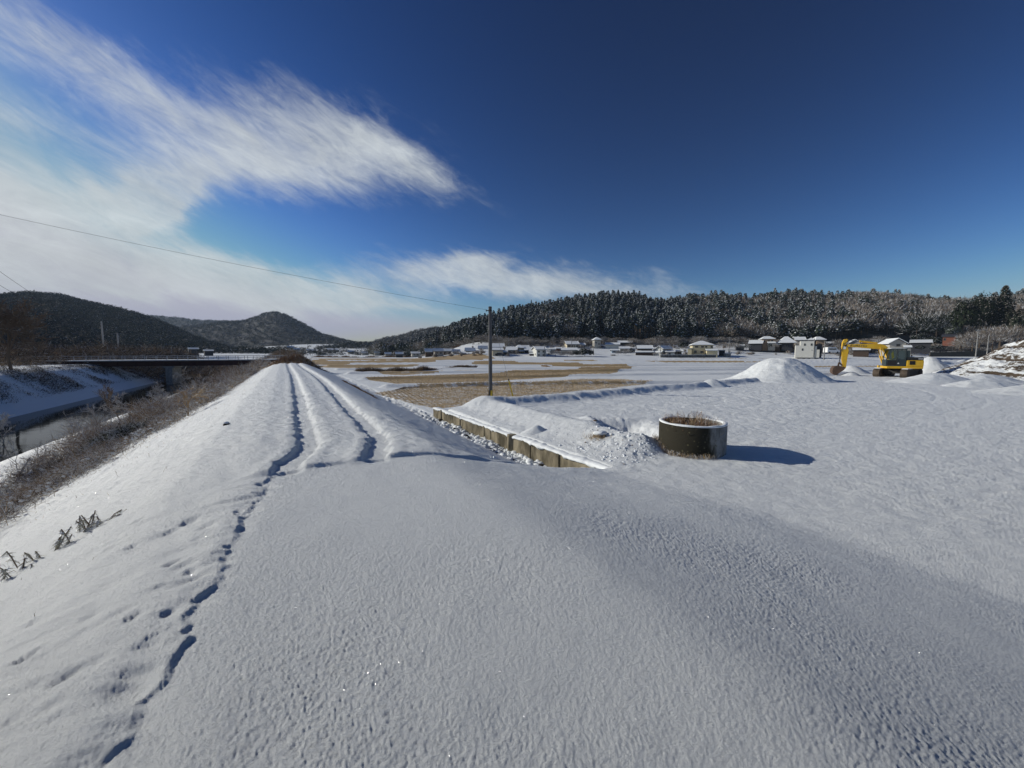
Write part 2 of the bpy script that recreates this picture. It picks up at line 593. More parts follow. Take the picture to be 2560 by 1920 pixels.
    vy = np.where(y > py, (y - py) / 0.75, (y - py) / 2.1)
    wq = 0.22 * fbm(x * 1.6, y * 1.6, 74, 2)
    z = z - 0.44 * np.exp(-((np.abs((x - px) / 0.85 + wq)) ** 4 + np.abs(vy + wq) ** 4))
    z = z + 0.24 * np.exp(-((x - 2.72 + .1 * wq) / 0.30) ** 2 - ((y - 13.0) / 1.1) ** 2)
    rp_ = np.exp(-(((x - px) / 1.3) ** 2 + ((y - py) / 1.6) ** 2))
    z = z + rp_ * (0.09 * np.abs(fbm(x * 4, y * 4, 75, 3)) + 0.03 * vnoise(x * 11, y * 11, 76))
    # snow grain close by
    g1 = 1 - sstep(6, 14, rr_)
    z = z + g1 * ((0.75 + 0.5 * vnoise(x * 1.1, y * 1.1, 88)) * (0.0030 * fbm(x * 21 + y * 9, y * 19 - x * 12, 81, 4, 0.85) + 0.0036 * vnoise(x * 83 + y * 41, y * 83 - x * 41, 84)) + 0.006 * fbm(x * 3.1, y * 3.1, 87, 3))
    g2 = (1 - sstep(25, 60, rr_)) * sstep(4, 9, rr_)
    z = z + g2 * 0.020 * fbm(x * 5 + y * 2, y * 6, 85, 3, 0.75)
    z = z + 0.02 * fbm(x * 0.7, y * 0.7, 86, 2) * (1 - sstep(60, 120, rr_))
    return z


def hz(x, y):
    return float(H(np.array([x]), np.array([y]), False)[0])


def ground_at(px, py, dmin=1.0, dmax=900):
    """where the pixel's ray meets the smooth terrain"""
    d = pray(px, py)
    ts = np.geomspace(dmin, dmax, 4000)
    X, Y, Z = d[0] * ts, d[1] * ts, CAMZ + d[2] * ts
    g = H(X, Y, False)
    w = np.where(Z < g)[0]
    i = w[0] if len(w) else len(ts) - 1
    return np.array([X[i], Y[i], g[i]])


def in_poly(x, y, poly):
    c = np.zeros(x.shape, bool)
    n = len(poly)
    j = n - 1
    for i in range(n):
        xi, yi = poly[i]
        xj, yj = poly[j]
        if yi != yj:
            c ^= ((yi > y) != (yj > y)) & (x < (xj - xi) * (y - yi) / (yj - yi) + xi)
        j = i
    return c


# stubble parcels, drawn on the field plane
STUB_PX = {
    'near': [(935, 982), (1050, 967), (1250, 959.5), (1457, 948), (1560, 949), (1650, 957), (1500, 974), (1300, 992), (1200, 1006), (1095, 1024), (1040, 1012)],
    'mid': [(905, 948), (991, 959), (1092, 957), (1232, 953), (1424, 941), (1522, 936), (1557, 926), (1598, 918), (1540, 915.5), (1489, 920), (1375, 928), (1232, 933), (1051, 939)],
    'a': [(785, 918), (900, 921.5), (1090, 915), (1090, 911.5), (785, 914)],
    'b': [(762, 902), (780, 911), (830, 913), (950, 908), (1090, 907), (1090, 903.5), (830, 904)],
    'c': [(775, 896), (1200, 896), (1240, 899), (1200, 902), (800, 902)],
    'd': [(1180, 907), (1180, 911), (1330, 912), (1360, 916), (1500, 917), (1598, 918), (1540, 913), (1430, 910), (1330, 908), (1250, 906)],
    'e': [(1408, 902), (1500, 904), (1860, 905.5), (1860, 908), (1500, 906.5), (1408, 904)],
    'f': [(2012, 916), (2200, 918), (2210, 921.5), (2040, 921)],
    'g': [(900, 933), (1180, 925), (1225, 928), (1000, 938)],
    'h': [(1936, 893), (1983, 893), (1983, 895.5), (1936, 895.5)],
    'i': [(1840, 907), (1905, 907), (1905, 909), (1840, 909)],
}
STUB = {k: [tuple(at_z(px, py, 0.0)[:2]) for px, py in v] for k, v in STUB_PX.items()}
LEVEL = {'near': 0.54, 'mid': 1.0, 'a': 0.9, 'b': 0.95, 'c': 0.8, 'd': 0.95, 'e': 0.8, 'f': 0.6, 'g': 0.6, 'h': .6, 'i': .7}


def stub_mask(x, y):
    m = np.zeros(x.shape)
    wx = x + 0.25 * fbm(x * 0.3, y * 0.5, 91, 2)
    wy = y + 0.3 * fbm(x * 0.2, y * 0.5, 92, 2)
    for k, pl in STUB.items():
        m = np.where(in_poly(wx, wy, pl), LEVEL[k], m)
    return m
# ------------------------------------------------------------------ ground sheet
def snow_ground_material():
    m = bpy.data.materials.new('snow_ground')
    m.use_nodes = True
    t = m.node_tree
    b = t.nodes['Principled BSDF']
    nn, ll = t.nodes.new, t.links.new
    b.inputs['Roughness'].default_value = 0.6
    b.inputs['Specular IOR Level'].default_value = 0.25
    tcn = nn('ShaderNodeTexCoord')
    obj = tcn.outputs['Object']

    def noise(scale, detail=4, rough=0.6, vec=obj):
        n = nn('ShaderNodeTexNoise')
        n.inputs['Scale'].default_value = scale
        n.inputs['Detail'].default_value = detail
        n.inputs['Roughness'].default_value = rough
        ll(vec, n.inputs['Vector'])
        return n.outputs[0]

    def mth(op, a, bb):
        n = nn('ShaderNodeMath')
        n.operation = op
        for i, v in enumerate((a, bb)):
            if isinstance(v, (int, float)):
                n.inputs[i].default_value = v
            else:
                ll(v, n.inputs[i])
        return n.outputs[0]

    def sm(v, a, c):
        n = nn('ShaderNodeMapRange')
        n.interpolation_type = 'SMOOTHSTEP'
        n.inputs[1].default_value = a
        n.inputs[2].default_value = c
        ll(v, n.inputs[0])
        return n.outputs[0]

    def mixc(f, a, c):
        n = nn('ShaderNodeMixRGB')
        ll(f, n.inputs[0])
        for i, v in ((1, a), (2, c)):
            if isinstance(v, tuple):
                n.inputs[i].default_value = (*v, 1)
            else:
                ll(v, n.inputs[i])
        return n.outputs[0]

    a1 = nn('ShaderNodeAttribute')
    a1.attribute_name = 'stubble'
    a2 = nn('ShaderNodeAttribute')
    a2.attribute_name = 'soil'
    n_s = noise(0.9, 8, 0.75)
    n_f = noise(6.0, 4, 0.7)
    n_x = noise(2.6, 6, 0.8)
    st = sm(mth('ADD', a1.outputs['Fac'], mth('MULTIPLY', mth('SUBTRACT', mth('ADD', mth('MULTIPLY', n_s, 0.45), mth('MULTIPLY', n_x, 0.55)), 0.5), 1.3)), 0.42, 0.58)
    n_d = noise(3.5, 8, 0.7)
    so_ = sm(mth('ADD', a2.outputs['Fac'], mth('MULTIPLY', mth('SUBTRACT', n_d, 0.5), 1.2)), 0.45, 0.60)
    stc = mixc(n_f, (0.34, 0.245, 0.125), (0.56, 0.42, 0.235))
    soc = mixc(n_f, (0.05, 0.038, 0.028), (0.13, 0.095, 0.06))
    base = mixc(st, SNOWC, stc)
    base = mixc(so_, base, soc)
    ll(base, b.inputs['Base Color'])
    b1 = noise(60, 6, 0.85)
    b2 = noise(3.0, 5, 0.6)
    bp = nn('ShaderNodeBump')
    bp.inputs['Strength'].default_value = 0.9
    bp.inputs['Distance'].default_value = 0.033
    ll(b1, bp.inputs['Height'])
    bp2 = nn('ShaderNodeBump')
    bp2.inputs['Strength'].default_value = 0.4
    bp2.inputs['Distance'].default_value = 0.08
    ll(b2, bp2.inputs['Height'])
    ll(bp.outputs[0], bp2.inputs['Normal'])
    ll(bp2.outputs[0], b.inputs['Normal'])
    return m


ground_m = snow_ground_material()


def polar_grid():
    ta = np.linspace(-1.62, 1.62, 1180)
    az_ = np.arctan(ta)
    rest = np.linspace(az_[-1], 2 * math.pi + az_[0], 90)[1:-1]
    az_ = np.concatenate([az_, rest])
    r = np.concatenate([np.geomspace(0.45, 14, 640)[:-1], np.geomspace(14, 240, 420)[:-1], np.geomspace(240, 4200, 110)])
    A, RR = np.meshgrid(az_, r)
    X = RR * np.sin(A)
    Y = RR * np.cos(A)
    nr, na = X.shape
    idx = np.arange(nr * na).reshape(nr, na)
    nxt = np.roll(idx, -1, axis=1)
    F = np.stack([idx[:-1], nxt[:-1], nxt[1:], idx[1:]], axis=-1).reshape(-1, 4)
    return X.ravel(), Y.ravel(), F[:, ::-1]


GX, GY, GF = polar_grid()
GZ = H(GX, GY)
stub = stub_mask(GX, GY)
gs, gt = st_of(GX, GY)
# bare soil and dead growth: banks of the river, ditch, base of the dike
soil = np.zeros(GX.shape)
soil += 0.42 * sstep(-3.6, -5.2, gt) * (1 - sstep(-9.6, -11.5, -(-gt)) * 0) * sstep(-11.5, -10.2, gt) * (1 - sstep(85, 95, gs))
soil += 0.33 * sstep(-28.9, -28.0, gt) * sstep(-22.6, -24.0, -(-gt)) * 0
soil += 0.40 * np.exp(-((gt + 26.5) / 2.0) ** 2) * (0.5 + 0.6 * fbm(gs * 0.08, gt * 0.6, 101, 3))
soil += 0.50 * np.exp(-((gt - 5.72) / 0.10) ** 2) * sstep(6.5, 8, gs) * (1 - sstep(40, 50, gs)) * (0.5 + 0.6 * vnoise(gs * 1.2, gt, 103))
soil += 0.42 * np.exp(-((gt - 3.2) / 0.45) ** 2) * sstep(19, 22, gs) * (1 - sstep(40, 48, gs))
soil += 0.46 * np.exp(-(((GX - 3.3) / .9) ** 2 + ((GY - 12.1) / .4) ** 2)) + 0.4 * np.exp(-(((GX - 4.2) / 1.0) ** 2 + ((GY - 9.6) / .5) ** 2))
soil += 0.34 * sstep(-0.75, -0.9, GX / np.maximum(GY, 1)) * sstep(70, 90, GY) * (1 - sstep(250, 300, GY))
hill_d = sstep(140, 150, GY) * (GX / np.maximum(GY, 1) > -0.15)
soil += 0.16 * hill_d + 0.30 * hill_d * fbm(GX * 0.06, GY * 0.1, 105, 3)
soil += np.where(GX / np.maximum(GY, 1) < -0.2, 1, 0) * sstep(290, 330, GY) * (0.30 + 0.28 * fbm(GX * 0.02, GY * 0.03, 107, 3))  # dark soil patches stand in for the far slope's bluish shade
soil = np.clip(soil, 0, 1)
gobj = mesh_np('ground', np.stack([GX, GY, GZ], 1), GF, [ground_m], smooth=True, attrs={'stubble': stub, 'soil': soil})
tag(gobj, kind='structure')
# hidden disc closing the small hole below the camera
hc = MB()
ring = [(0.47 * math.sin(a), 0.47 * math.cos(a)) for a in np.linspace(0, 2 * math.pi, 25)[:-1]]
hc.add([(0, 0, hz(0, 0))] + [(x, y, hz(x, y) + .004) for x, y in ring], [(0, 1 + (i + 1) % 24, 1 + i) for i in range(24)])
tag(hc.build('ground_patch', ground_m), kind='structure')

# ------------------------------------------------------------------ river water
wm = nmat('river_water', (0.008, 0.011, 0.013), 0.04, spec=0.035, bump=0.10, bscale=1.2)
wp = []
for s_ in np.linspace(-40, 420, 60):
    for t_ in (-22.6, -13.2):
        wp.append((*xy_of(s_, t_), -2.95))
wb = MB()
wb.add(wp, [(2 * i, 2 * i + 1, 2 * i + 3, 2 * i + 2) for i in range(59)])
tag(wb.build('river_water', wm), kind='structure')

# ------------------------------------------------------------------ hills
RIDGES = {}


def ridge_hill(name, crest, D0, D1, treeh, xlim, seed, D0f=None, shape=1.0, mat=None):
    """crest: list of (px, py) of the tree-top line; D0 foot distance, D1 crest distance"""
    a_t = [(x - 1280) / FPX / pray(x, y)[1] for x, y in crest]
    z_t = [at_d(x, y, D1)[2] - treeh for x, y in crest]
    amin, amax = (xlim[0] - 1280) / FPX, (xlim[1] - 1280) / FPX

    def zf(a, D):
        zc_ = np.interp(a, a_t, z_t)
        d0 = D0 if D0f is None else D0f(a)
        zb = H(a * d0, d0 + 0 * a, False) - 1.0
        zc_ = np.maximum(zc_, zb - 2)
        u = np.maximum((D - d0) / (D1 - d0), 0) 
        g = np.where(u < 1, np.sin(np.clip(u, 0, 1) * math.pi / 2) ** shape, np.cos(np.clip((u - 1) * 0.9, 0, 1) * math.pi / 2))
        z = zb + (zc_ - zb) * g
        x = a * D
        z = np.where(D < d0, H(x, D, False) - 1.0, z)
        z = z + (zc_ - zb) * 0.10 * fbm(x * 2.2 / (D1 - D0), D * 2.2 / (D1 - D0), seed, 3) * np.sin(np.clip(u, 0, 1) * math.pi)
        return z

    A = np.linspace(amin, amax, 170)
    Dn = np.linspace(D0 * 0.84, D1 + (D1 - D0) * 0.9, 60)
    AA, DD = np.meshgrid(A, Dn)
    X = AA * DD
    Z = zf(AA, DD)
    nr, na = X.shape
    idx = np.arange(nr * na).reshape(nr, na)
    F = np.stack([idx[:-1, :-1], idx[:-1, 1:], idx[1:, 1:], idx[1:, :-1]], -1).reshape(-1, 4)
    o = mesh_np('hill', np.stack([X.ravel(), DD.ravel(), Z.ravel()], 1), F, [mat or forest_floor_m], smooth=True)
    tag(o, kind='structure')
    RIDGES[name] = dict(zf=zf, a=(amin, amax), D0=D0, D1=D1, D0f=D0f)


forest_floor_m = nmat('forest_floor', (0.10, 0.095, 0.09), 0.95, spec=0.05, col2=(0.035, 0.035, 0.03), scale=0.15)
far_floor_m = nmat('far_hill_floor', (0.17, 0.17, 0.17), 0.95, spec=0.05, col2=(0.05, 0.055, 0.055), scale=0.03)

C2 = 2560 / 2212


def c22(pts):
    return [(x * C2, y * C2) for x, y in pts]


crestR = c22([(800, 768), (860, 752), (900, 735), (940, 716), (1000, 694), (1060, 682), (1100, 668), (1150, 662), (1200, 652), (1260, 642), (1320, 637), (1380, 640), (1415, 654), (1450, 650), (1490, 642), (1560, 638), (1620, 648), (1680, 635), (1740, 636), (1800, 642), (1850, 634), (1920, 638), (2000, 646), (2060, 650), (2120, 648), (2212, 636), (2400, 630), (2700, 620)])
ridge_hill('R', crestR, 196, 330, 12.8, (930, 2560 + 700), 11, D0f=lambda a: 206 - 34 * sstep(0.55, 0.95, a) + 60 * (1 - sstep(-0.3, 0.0, a)))
ridge_hill('F', [(820, 872), (880, 856), (925, 850), (960, 838), (1000, 832), (1045, 818), (1090, 810), (1130, 815), (1260, 800), (1400, 830)], 470, 640, 9, (850, 1400), 12, mat=far_floor_m)
ridge_hill('S', [(800, 884), (825, 862), (850, 850), (880, 846), (915, 846), (950, 858), (1000, 872), (1030, 884)], 430, 500, 9, (800, 1030), 13, mat=far_floor_m)
ridge_hill('C', [(480, 812), (560, 801), (600, 800), (640, 789), (665, 779), (690, 777), (715, 784), (760, 807), (800, 830), (860, 847), (910, 862), (950, 876), (980, 884)], 640, 1000, 9, (470, 985), 14, mat=far_floor_m)
ridge_hill('B', [(250, 790), (340, 785), (400, 788), (470, 795), (520, 798), (600, 800), (660, 815), (750, 860)], 1100, 1500, 10, (250, 760), 15, mat=far_floor_m)
ridge_hill('L', [(-500, 745), (-200, 736), (0, 735), (70, 727), (150, 731), (230, 753), (300, 771), (382, 793), (430, 812), (486, 836), (540, 853), (580, 864), (640, 872), (680, 886)], 330, 620, 10, (-600, 690), 16)

# high wooded ridge west of the river, outside the left edge of the view; it shades the far bank
yy_ = np.linspace(-60, 430, 70)
cc_ = np.linspace(-1, 1, 30)
CC, YY = np.meshgrid(cc_, yy_)
base_x = -78 - 1.33 * np.maximum(YY, -20) - 62
wid_ = 62.0
hh_ = np.interp(YY, [-60, 0, 20, 60, 160, 420], [20, 24, 30, 45, 92, 175]) * sstep(-60, -20, YY) * (1 - 0.9 * sstep(340, 430, YY))
ZZ = hh_ * np.cos(CC * math.pi / 2) ** 0.8 - 1 + 2.0 * fbm(YY * .05, CC * 2, 140, 3)
XX = base_x + CC * wid_
idx = np.arange(YY.size).reshape(YY.shape)
F = np.stack([idx[:-1, :-1], idx[:-1, 1:], idx[1:, 1:], idx[1:, :-1]], -1).reshape(-1, 4)
tag(mesh_np('hill', np.stack([XX.ravel(), YY.ravel(), ZZ.ravel()], 1), F, [forest_floor_m], smooth=True), kind='structure')
WEST = (XX.ravel(), YY.ravel(), ZZ.ravel())

# ------------------------------------------------------------------ tree prototypes (all triangles)
rng = np.random.default_rng(7)


def clump(c, nrm, size, rg, asp=1.0):
    """two crossing leaf-clump triangles around point c facing nrm"""
    n = nrm / (np.linalg.norm(nrm) + 1e-9)
    u = np.cross(n, rg.normal(size=3))
    u /= np.linalg.norm(u) + 1e-9
    w = np.cross(n, u)
    a0 = rg.uniform(0, 6.28)
    pts = []
    for k in range(4):
        a = a0 + k * math.pi / 2
        rr = size * rg.uniform(0.55, 1.15)
        pts.append(c + u * math.cos(a) * rr * asp + w * math.sin(a) * rr + n * rg.uniform(-0.3, 0.3) * size)
    return pts


def crown(kind, nclump, seed, fs=1.0):
    """unit-height tree; returns V, F(tri), mat index (0 needles/twigs, 1 snow, 2 trunk)"""
    rg = np.random.default_rng(seed)
    V, F, M = [], [], []

    def addq(p, mi):
        b = len(V)
        V.extend(p)
        F.extend([(b, b + 1, b + 2), (b, b + 2, b + 3)])
        M.extend([mi, mi])
    for i in range(nclump):
        if kind == 'conifer':
            h = 0.22 + 0.78 * rg.uniform(0, 1) ** 0.85
            rad = 0.19 * (1.04 - h) ** 0.72 * 1.25 * (0.75 + 0.45 * rg.uniform())
            ph = rg.uniform(0, 6.28)
            rad *= 1 + 0.18 * math.sin(ph * 3 + h * 14 + seed)
            c = np.array([math.cos(ph) * rad, math.sin(ph) * rad, h - 0.02])
            nr = np.array([math.cos(ph), math.sin(ph), 0.75])
            sz = 0.055 * (1.25 - 0.6 * h) * fs
            p_s = 0.44
        elif kind == 'broad':
            th_ = rg.uniform(0, 6.28)
            cz = rg.uniform(-0.75, 1)
            rr = math.sqrt(max(0, 1 - cz * cz))
            lob = 0.78 + 0.25 * math.sin(3 * th_ + seed) * math.cos(4 * cz + seed)
            q = rg.uniform(0.75, 1.05) * lob
            c = np.array([math.cos(th_) * rr * 0.46 * q, math.sin(th_) * rr * 0.46 * q, 0.60 + cz * 0.38 * q])
            nr = np.array([math.cos(th_) * rr, math.sin(th_) * rr, cz + 0.5])
            sz = 0.075 * fs
            p_s = 0.33
        else:  # twiggy, frosted
            th_ = rg.uniform(0, 6.28)
            cz = rg.uniform(-0.6, 1)
            rr = math.sqrt(max(0, 1 - cz * cz))
            q = rg.uniform(0.45, 1.05)
            c = np.array([math.cos(th_) * rr * 0.48 * q, math.sin(th_) * rr * 0.48 * q, 0.58 + cz * 0.40 * q])
            nr = rg.normal(size=3)
            sz = 0.055
            p_s = 0.20
        if kind == 'twig':
            # thin upright slivers
            d = (c - np.array([0, 0, 0.25]))
            d /= np.linalg.norm(d)
            d = d + rg.normal(size=3) * 0.35
            s1 = np.cross(d, rg.normal(size=3))
            s1 /= np.linalg.norm(s1) + 1e-9
            ln = rg.uniform(0.08, 0.17)
            b = len(V)
            V.extend([c - s1 * 0.010 * fs, c + s1 * 0.010 * fs, c + d * ln])
            F.append((b, b + 1, b + 2))
            M.append(1 if rg.uniform() < p_s else 0)
            continue
        addq(clump(c, nr, sz, rg), 0)
        if rg.uniform() < p_s:
            up = c + np.array([0, 0, sz * 0.35]) + nr / np.linalg.norm(nr) * sz * 0.25
            addq(clump(up, nr + np.array([0, 0, 0.5]), sz * 0.62, rg), 1)
    # trunk as a 5-sided cone
    b = len(V)
    r0 = 0.017 if kind != 'twig' else 0.02
    top = 0.75 if kind == 'conifer' else 0.6
    for k in range(5):
        a = k * 2 * math.pi / 5
        V.append(np.array([math.cos(a) * r0, math.sin(a) * r0, -0.08]))
    for k in range(5):
        a = k * 2 * math.pi / 5
        V.append(np.array([math.cos(a) * r0 * .4, math.sin(a) * r0 * .4, top]))
    for k in range(5):
        k2 = (k + 1) % 5
        F.extend([(b + k, b + k2, b + 5 + k2), (b + k, b + 5 + k2, b + 5 + k)])
        M.extend([2, 2])
    return np.array(V, dtype=np.float32), np.array(F, dtype=np.int32), np.array(M, dtype=np.int32)


def merge_instances(name, protos, which, pos, hgt, wid, mats, rot):
    VV, FF, MM = [], [], []
    base = 0
    for k, (V, F, M) in enumerate(protos):
        sel = np.where(which == k)[0]
        if len(sel) == 0:
            continue
        c, s_ = np.cos(rot[sel])[:, None], np.sin(rot[sel])[:, None]
        x = (V[None, :, 0] * c - V[None, :, 1] * s_) * wid[sel][:, None] + pos[sel, 0][:, None]
        y = (V[None, :, 0] * s_ + V[None, :, 1] * c) * wid[sel][:, None] + pos[sel, 1][:, None]
        z = V[None, :, 2] * hgt[sel][:, None] + pos[sel, 2][:, None]
        VV.append(np.stack([x, y, z], -1).reshape(-1, 3))
        off = base + np.arange(len(sel)) * len(V)
        FF.append((F[None] + off[:, None, None]).reshape(-1, 3))
        MM.append(np.tile(M, len(sel)))
        base += len(sel) * len(V)
    return mesh_np(name, np.concatenate(VV), np.concatenate(FF), mats, np.concatenate(MM))


PR_CON = [crown('conifer', 250, 100 + i, .8) for i in range(5)]
PR_BRO = [crown('broad', 150, 200 + i) for i in range(4)]
PR_TWG = [crown('twig', 420, 300 + i) for i in range(3)]
PR_LO = [crown('broad', 46, 400 + i) for i in range(4)] + [crown('conifer', 46, 420 + i) for i in range(2)]
PR_FINE = [crown('conifer', 900, 501, .5), crown('broad', 1300, 502, .40), crown('broad', 1300, 503, .40), crown('twig', 1500, 504, .5), crown('twig', 1500, 505, .5)]
PROT = PR_CON + PR_BRO + PR_TWG + PR_FINE   # indices 12 fine conifer, 13-14 fine evergreen, 15-16 fine twigs


def scatter(rd, n, rg, amin=None, amax=None, back=0.12):
    r = RIDGES[rd]
    a0, a1 = r['a']
    if amin is not None: a0 = amin
    if amax is not None: a1 = amax
    D = rg.uniform(r['D0'], r['D1'] + (r['D1'] - r['D0']) * back, n)
    a = rg.uniform(a0, a1, n)
    if r['D0f'] is not None:
        ok = D > r['D0f'](a) + 2
        D, a = D[ok], a[ok]
    z = r['zf'](a, D)
    return a, D, z


def jitter_grid_ridge(rd, step, rg, back=0.12):
    """jittered grid in world x,y so trees are evenly packed"""
    r = RIDGES[rd]
    D1 = r['D1'] + (r['D1'] - r['D0']) * back
    ys = np.arange(r['D0'], D1, step)
    P_ = []
    for i, y in enumerate(ys):
        xs = np.arange(r['a'][0] * y, r['a'][1] * y, step) + rg.uniform(0, step)
        P_.append(np.stack([xs, np.full(len(xs), y)], 1))
    P_ = np.concatenate(P_)
    P_ = P_ + rg.uniform(-0.42, 0.42, P_.shape) * step
    a = P_[:, 0] / P_[:, 1]
    if r['D0f'] is not None:
        ok = P_[:, 1] > r['D0f'](a) + 1.5
        P_, a = P_[ok], a[ok]
    z = r['zf'](a, P_[:, 1])
    return P_, a, z


# --- right hill, the one behind the village
rg = np.random.default_rng(21)
P_, a, z = jitter_grid_ridge('R', 4.9, rg)
px_ = a * FPX + 1280
keep = (px_ > 930) & (px_ < 2950)
P_, a, z, px_ = P_[keep], a[keep], z[keep], px_[keep]
pc = np.interp(px_, [960, 1080, 1650, 1760, 2100, 2300, 2700], [0.3, 0.74, 0.72, 0.5, 0.3, 0.2, 0.3])
u = rg.uniform(size=len(a)) * 0.55 + 0.45 * (0.5 + 0.5 * fbm(P_[:, 0] * 0.03, P_[:, 1] * 0.03, 111, 2))
kind = np.where(u < pc, 0, np.where(rg.uniform(size=len(a)) < np.interp(px_, [1000, 1800, 2300], [0.7, 0.55, 0.35]), 1, 2))
which = np.where(kind == 0, rg.integers(0, 5, len(a)), np.where(kind == 1, 5 + rg.integers(0, 4, len(a)), 9 + rg.integers(0, 3, len(a))))
hgt = np.where(kind == 0, rg.uniform(10.5, 15, len(a)), np.where(kind == 1, rg.uniform(9, 12.5, len(a)), rg.uniform(8.5, 12, len(a))))
wid = np.where(kind == 0, rg.uniform(13, 18, len(a)), np.where(kind == 1, rg.uniform(9.5, 13, len(a)), rg.uniform(10, 14, len(a))))
rot = rg.uniform(0, 6.28, len(a))
pos = np.stack([P_[:, 0], P_[:, 1], z - 0.3], 1)
frostf_m = nmat('tree_snow', (.58, .60, .62), .85, spec=.05)
MATW = [conif_m, frostf_m, trunk_m]
# the nearest ones are individuals
order = np.argsort(P_[:, 1])
D0v = RIDGES['R']['D0f'](a)
order = np.argsort(P_[:, 1] - D0v)
vis = px_[order] < 2620
order = np.concatenate([order[vis], order[~vis]])
lim = {0: 230, 1: 90, 2: 90}
cnt = {0: 0, 1: 0, 2: 0}
indiv = np.zeros(len(a), bool)
for i in order:
    k = int(kind[i])
    if cnt[k] < lim[k] and px_[i] < 2620:
        indiv[i] = True
        cnt[k] += 1
broad_mats = [pine_m, frostf_m, trunk_m]
twig_mats = [nmat('frosted_twigs', (.21, .18, .15), .9, spec=.05), frostf_m, trunk_m]
rest = ~indiv
for kk, mats in ((0, MATW), (1, broad_mats), (2, twig_mats)):
    sel = rest & (kind == kk)
    o = merge_instances(['conifer_forest', 'broadleaf_forest', 'bare_forest'][kk], PROT, which[sel], pos[sel], hgt[sel], wid[sel], mats, rot[sel])
    tag(o, ['dense dark conifers dusted with snow covering the hill behind the village', 'rounded evergreen trees with snowy crowns mixed through the hill behind the village', 'grey frosted bare trees spread over the right part of the wooded hill'][kk], ['conifer forest', 'mixed forest', 'bare forest'][kk], kind='stuff')

rgw = np.random.default_rng(141)
iw = rgw.integers(0, len(WEST[0]), 1500)
pw = np.stack([WEST[0][iw] + rgw.normal(0, 3, 1500), WEST[1][iw] + rgw.normal(0, 4, 1500), WEST[2][iw] - 1], 1)
o = merge_instances('distant_woods', PR_LO, rgw.integers(0, 6, 1500), pw, rgw.uniform(8, 13, 1500), rgw.uniform(9, 13, 1500), MATW, rgw.uniform(0, 6, 1500))
tag(o, 'woods on the high ridge west of the river, outside the left edge', 'woods', kind='stuff')

# individuals: crown + trunk meshes shared between the copies
TREE_INFO = {
    0: ('conifer', 'tall snowy conifer in the front woods behind the village', 'conifer', 'conifers along the forest edge behind the village', MATW),
    1: ('evergreen_tree', 'round snow-flecked evergreen in the front woods behind the village', 'tree', 'evergreen trees along the forest edge behind the village', broad_mats),
    2: ('bare_tree', 'frosted leafless tree in the front woods behind the village', 'tree', 'bare trees along the forest edge behind the village', twig_mats)}
CROWN_ME, TRUNK_ME = {}, {}
for k, (V, F, M) in enumerate(PROT):
    kk = 0 if k < 5 or k == 12 else (1 if k < 9 or k in (13, 14) else 2)
    mats = TREE_INFO[kk][4]
    for part, store, sel in (('crown', CROWN_ME, M < 2), ('trunk', TRUNK_ME, M == 2)):
        Fs = F[sel]
        used = np.unique(Fs)
        remap = np.zeros(len(V), int)
        remap[used] = np.arange(len(used))
        o = mesh_np(part, V[used], remap[Fs], mats, M[sel])
        store[k] = o.data
        bpy.data.objects.remove(o)


def place_tree(k, loc, h, w, rz, label, cat, group, name):
    e = empty(name, loc, rz)
    tag(e, label, cat, group)
    for nm, st_ in (('crown', CROWN_ME), ('trunk', TRUNK_ME)):
        o = bpy.data.objects.new(nm, st_[k])
        COL.objects.link(o)
        o.parent = e
        o.scale = (w, w, h)
    return e


SX = [1060, 1220, 1320, 1400, 1480, 1580, 1660, 1720, 1800, 1880, 1990, 2070, 2200, 2330, 2450]
SECT = ['at their far left end', 'above the houses left of the slim pole', 'above the cream garage', 'above the white two-storey house', 'above the long farmhouse', 'above the tower-like house', 'above the timber farmhouse', 'above the white storehouse', 'above the yellow beige house', 'right of the village power pole', 'above the tan house', 'above the white block house', 'above the excavator arm', 'above the excavator cab', 'above the red-brown hut', 'above the earth bank']
for i in np.where(indiv)[0]:
    nm, lb, ct, gp, _ = TREE_INFO[int(kind[i])]
    where_ = SECT[int(np.searchsorted(SX, px_[i]))]
    lb = lb.replace('behind the village', where_).replace('in the front rows of the forest', 'in the front of the woods')
    place_tree(int(which[i]), tuple(pos[i]), float(hgt[i]), float(wid[i]), float(rot[i]), lb, ct, gp, nm)

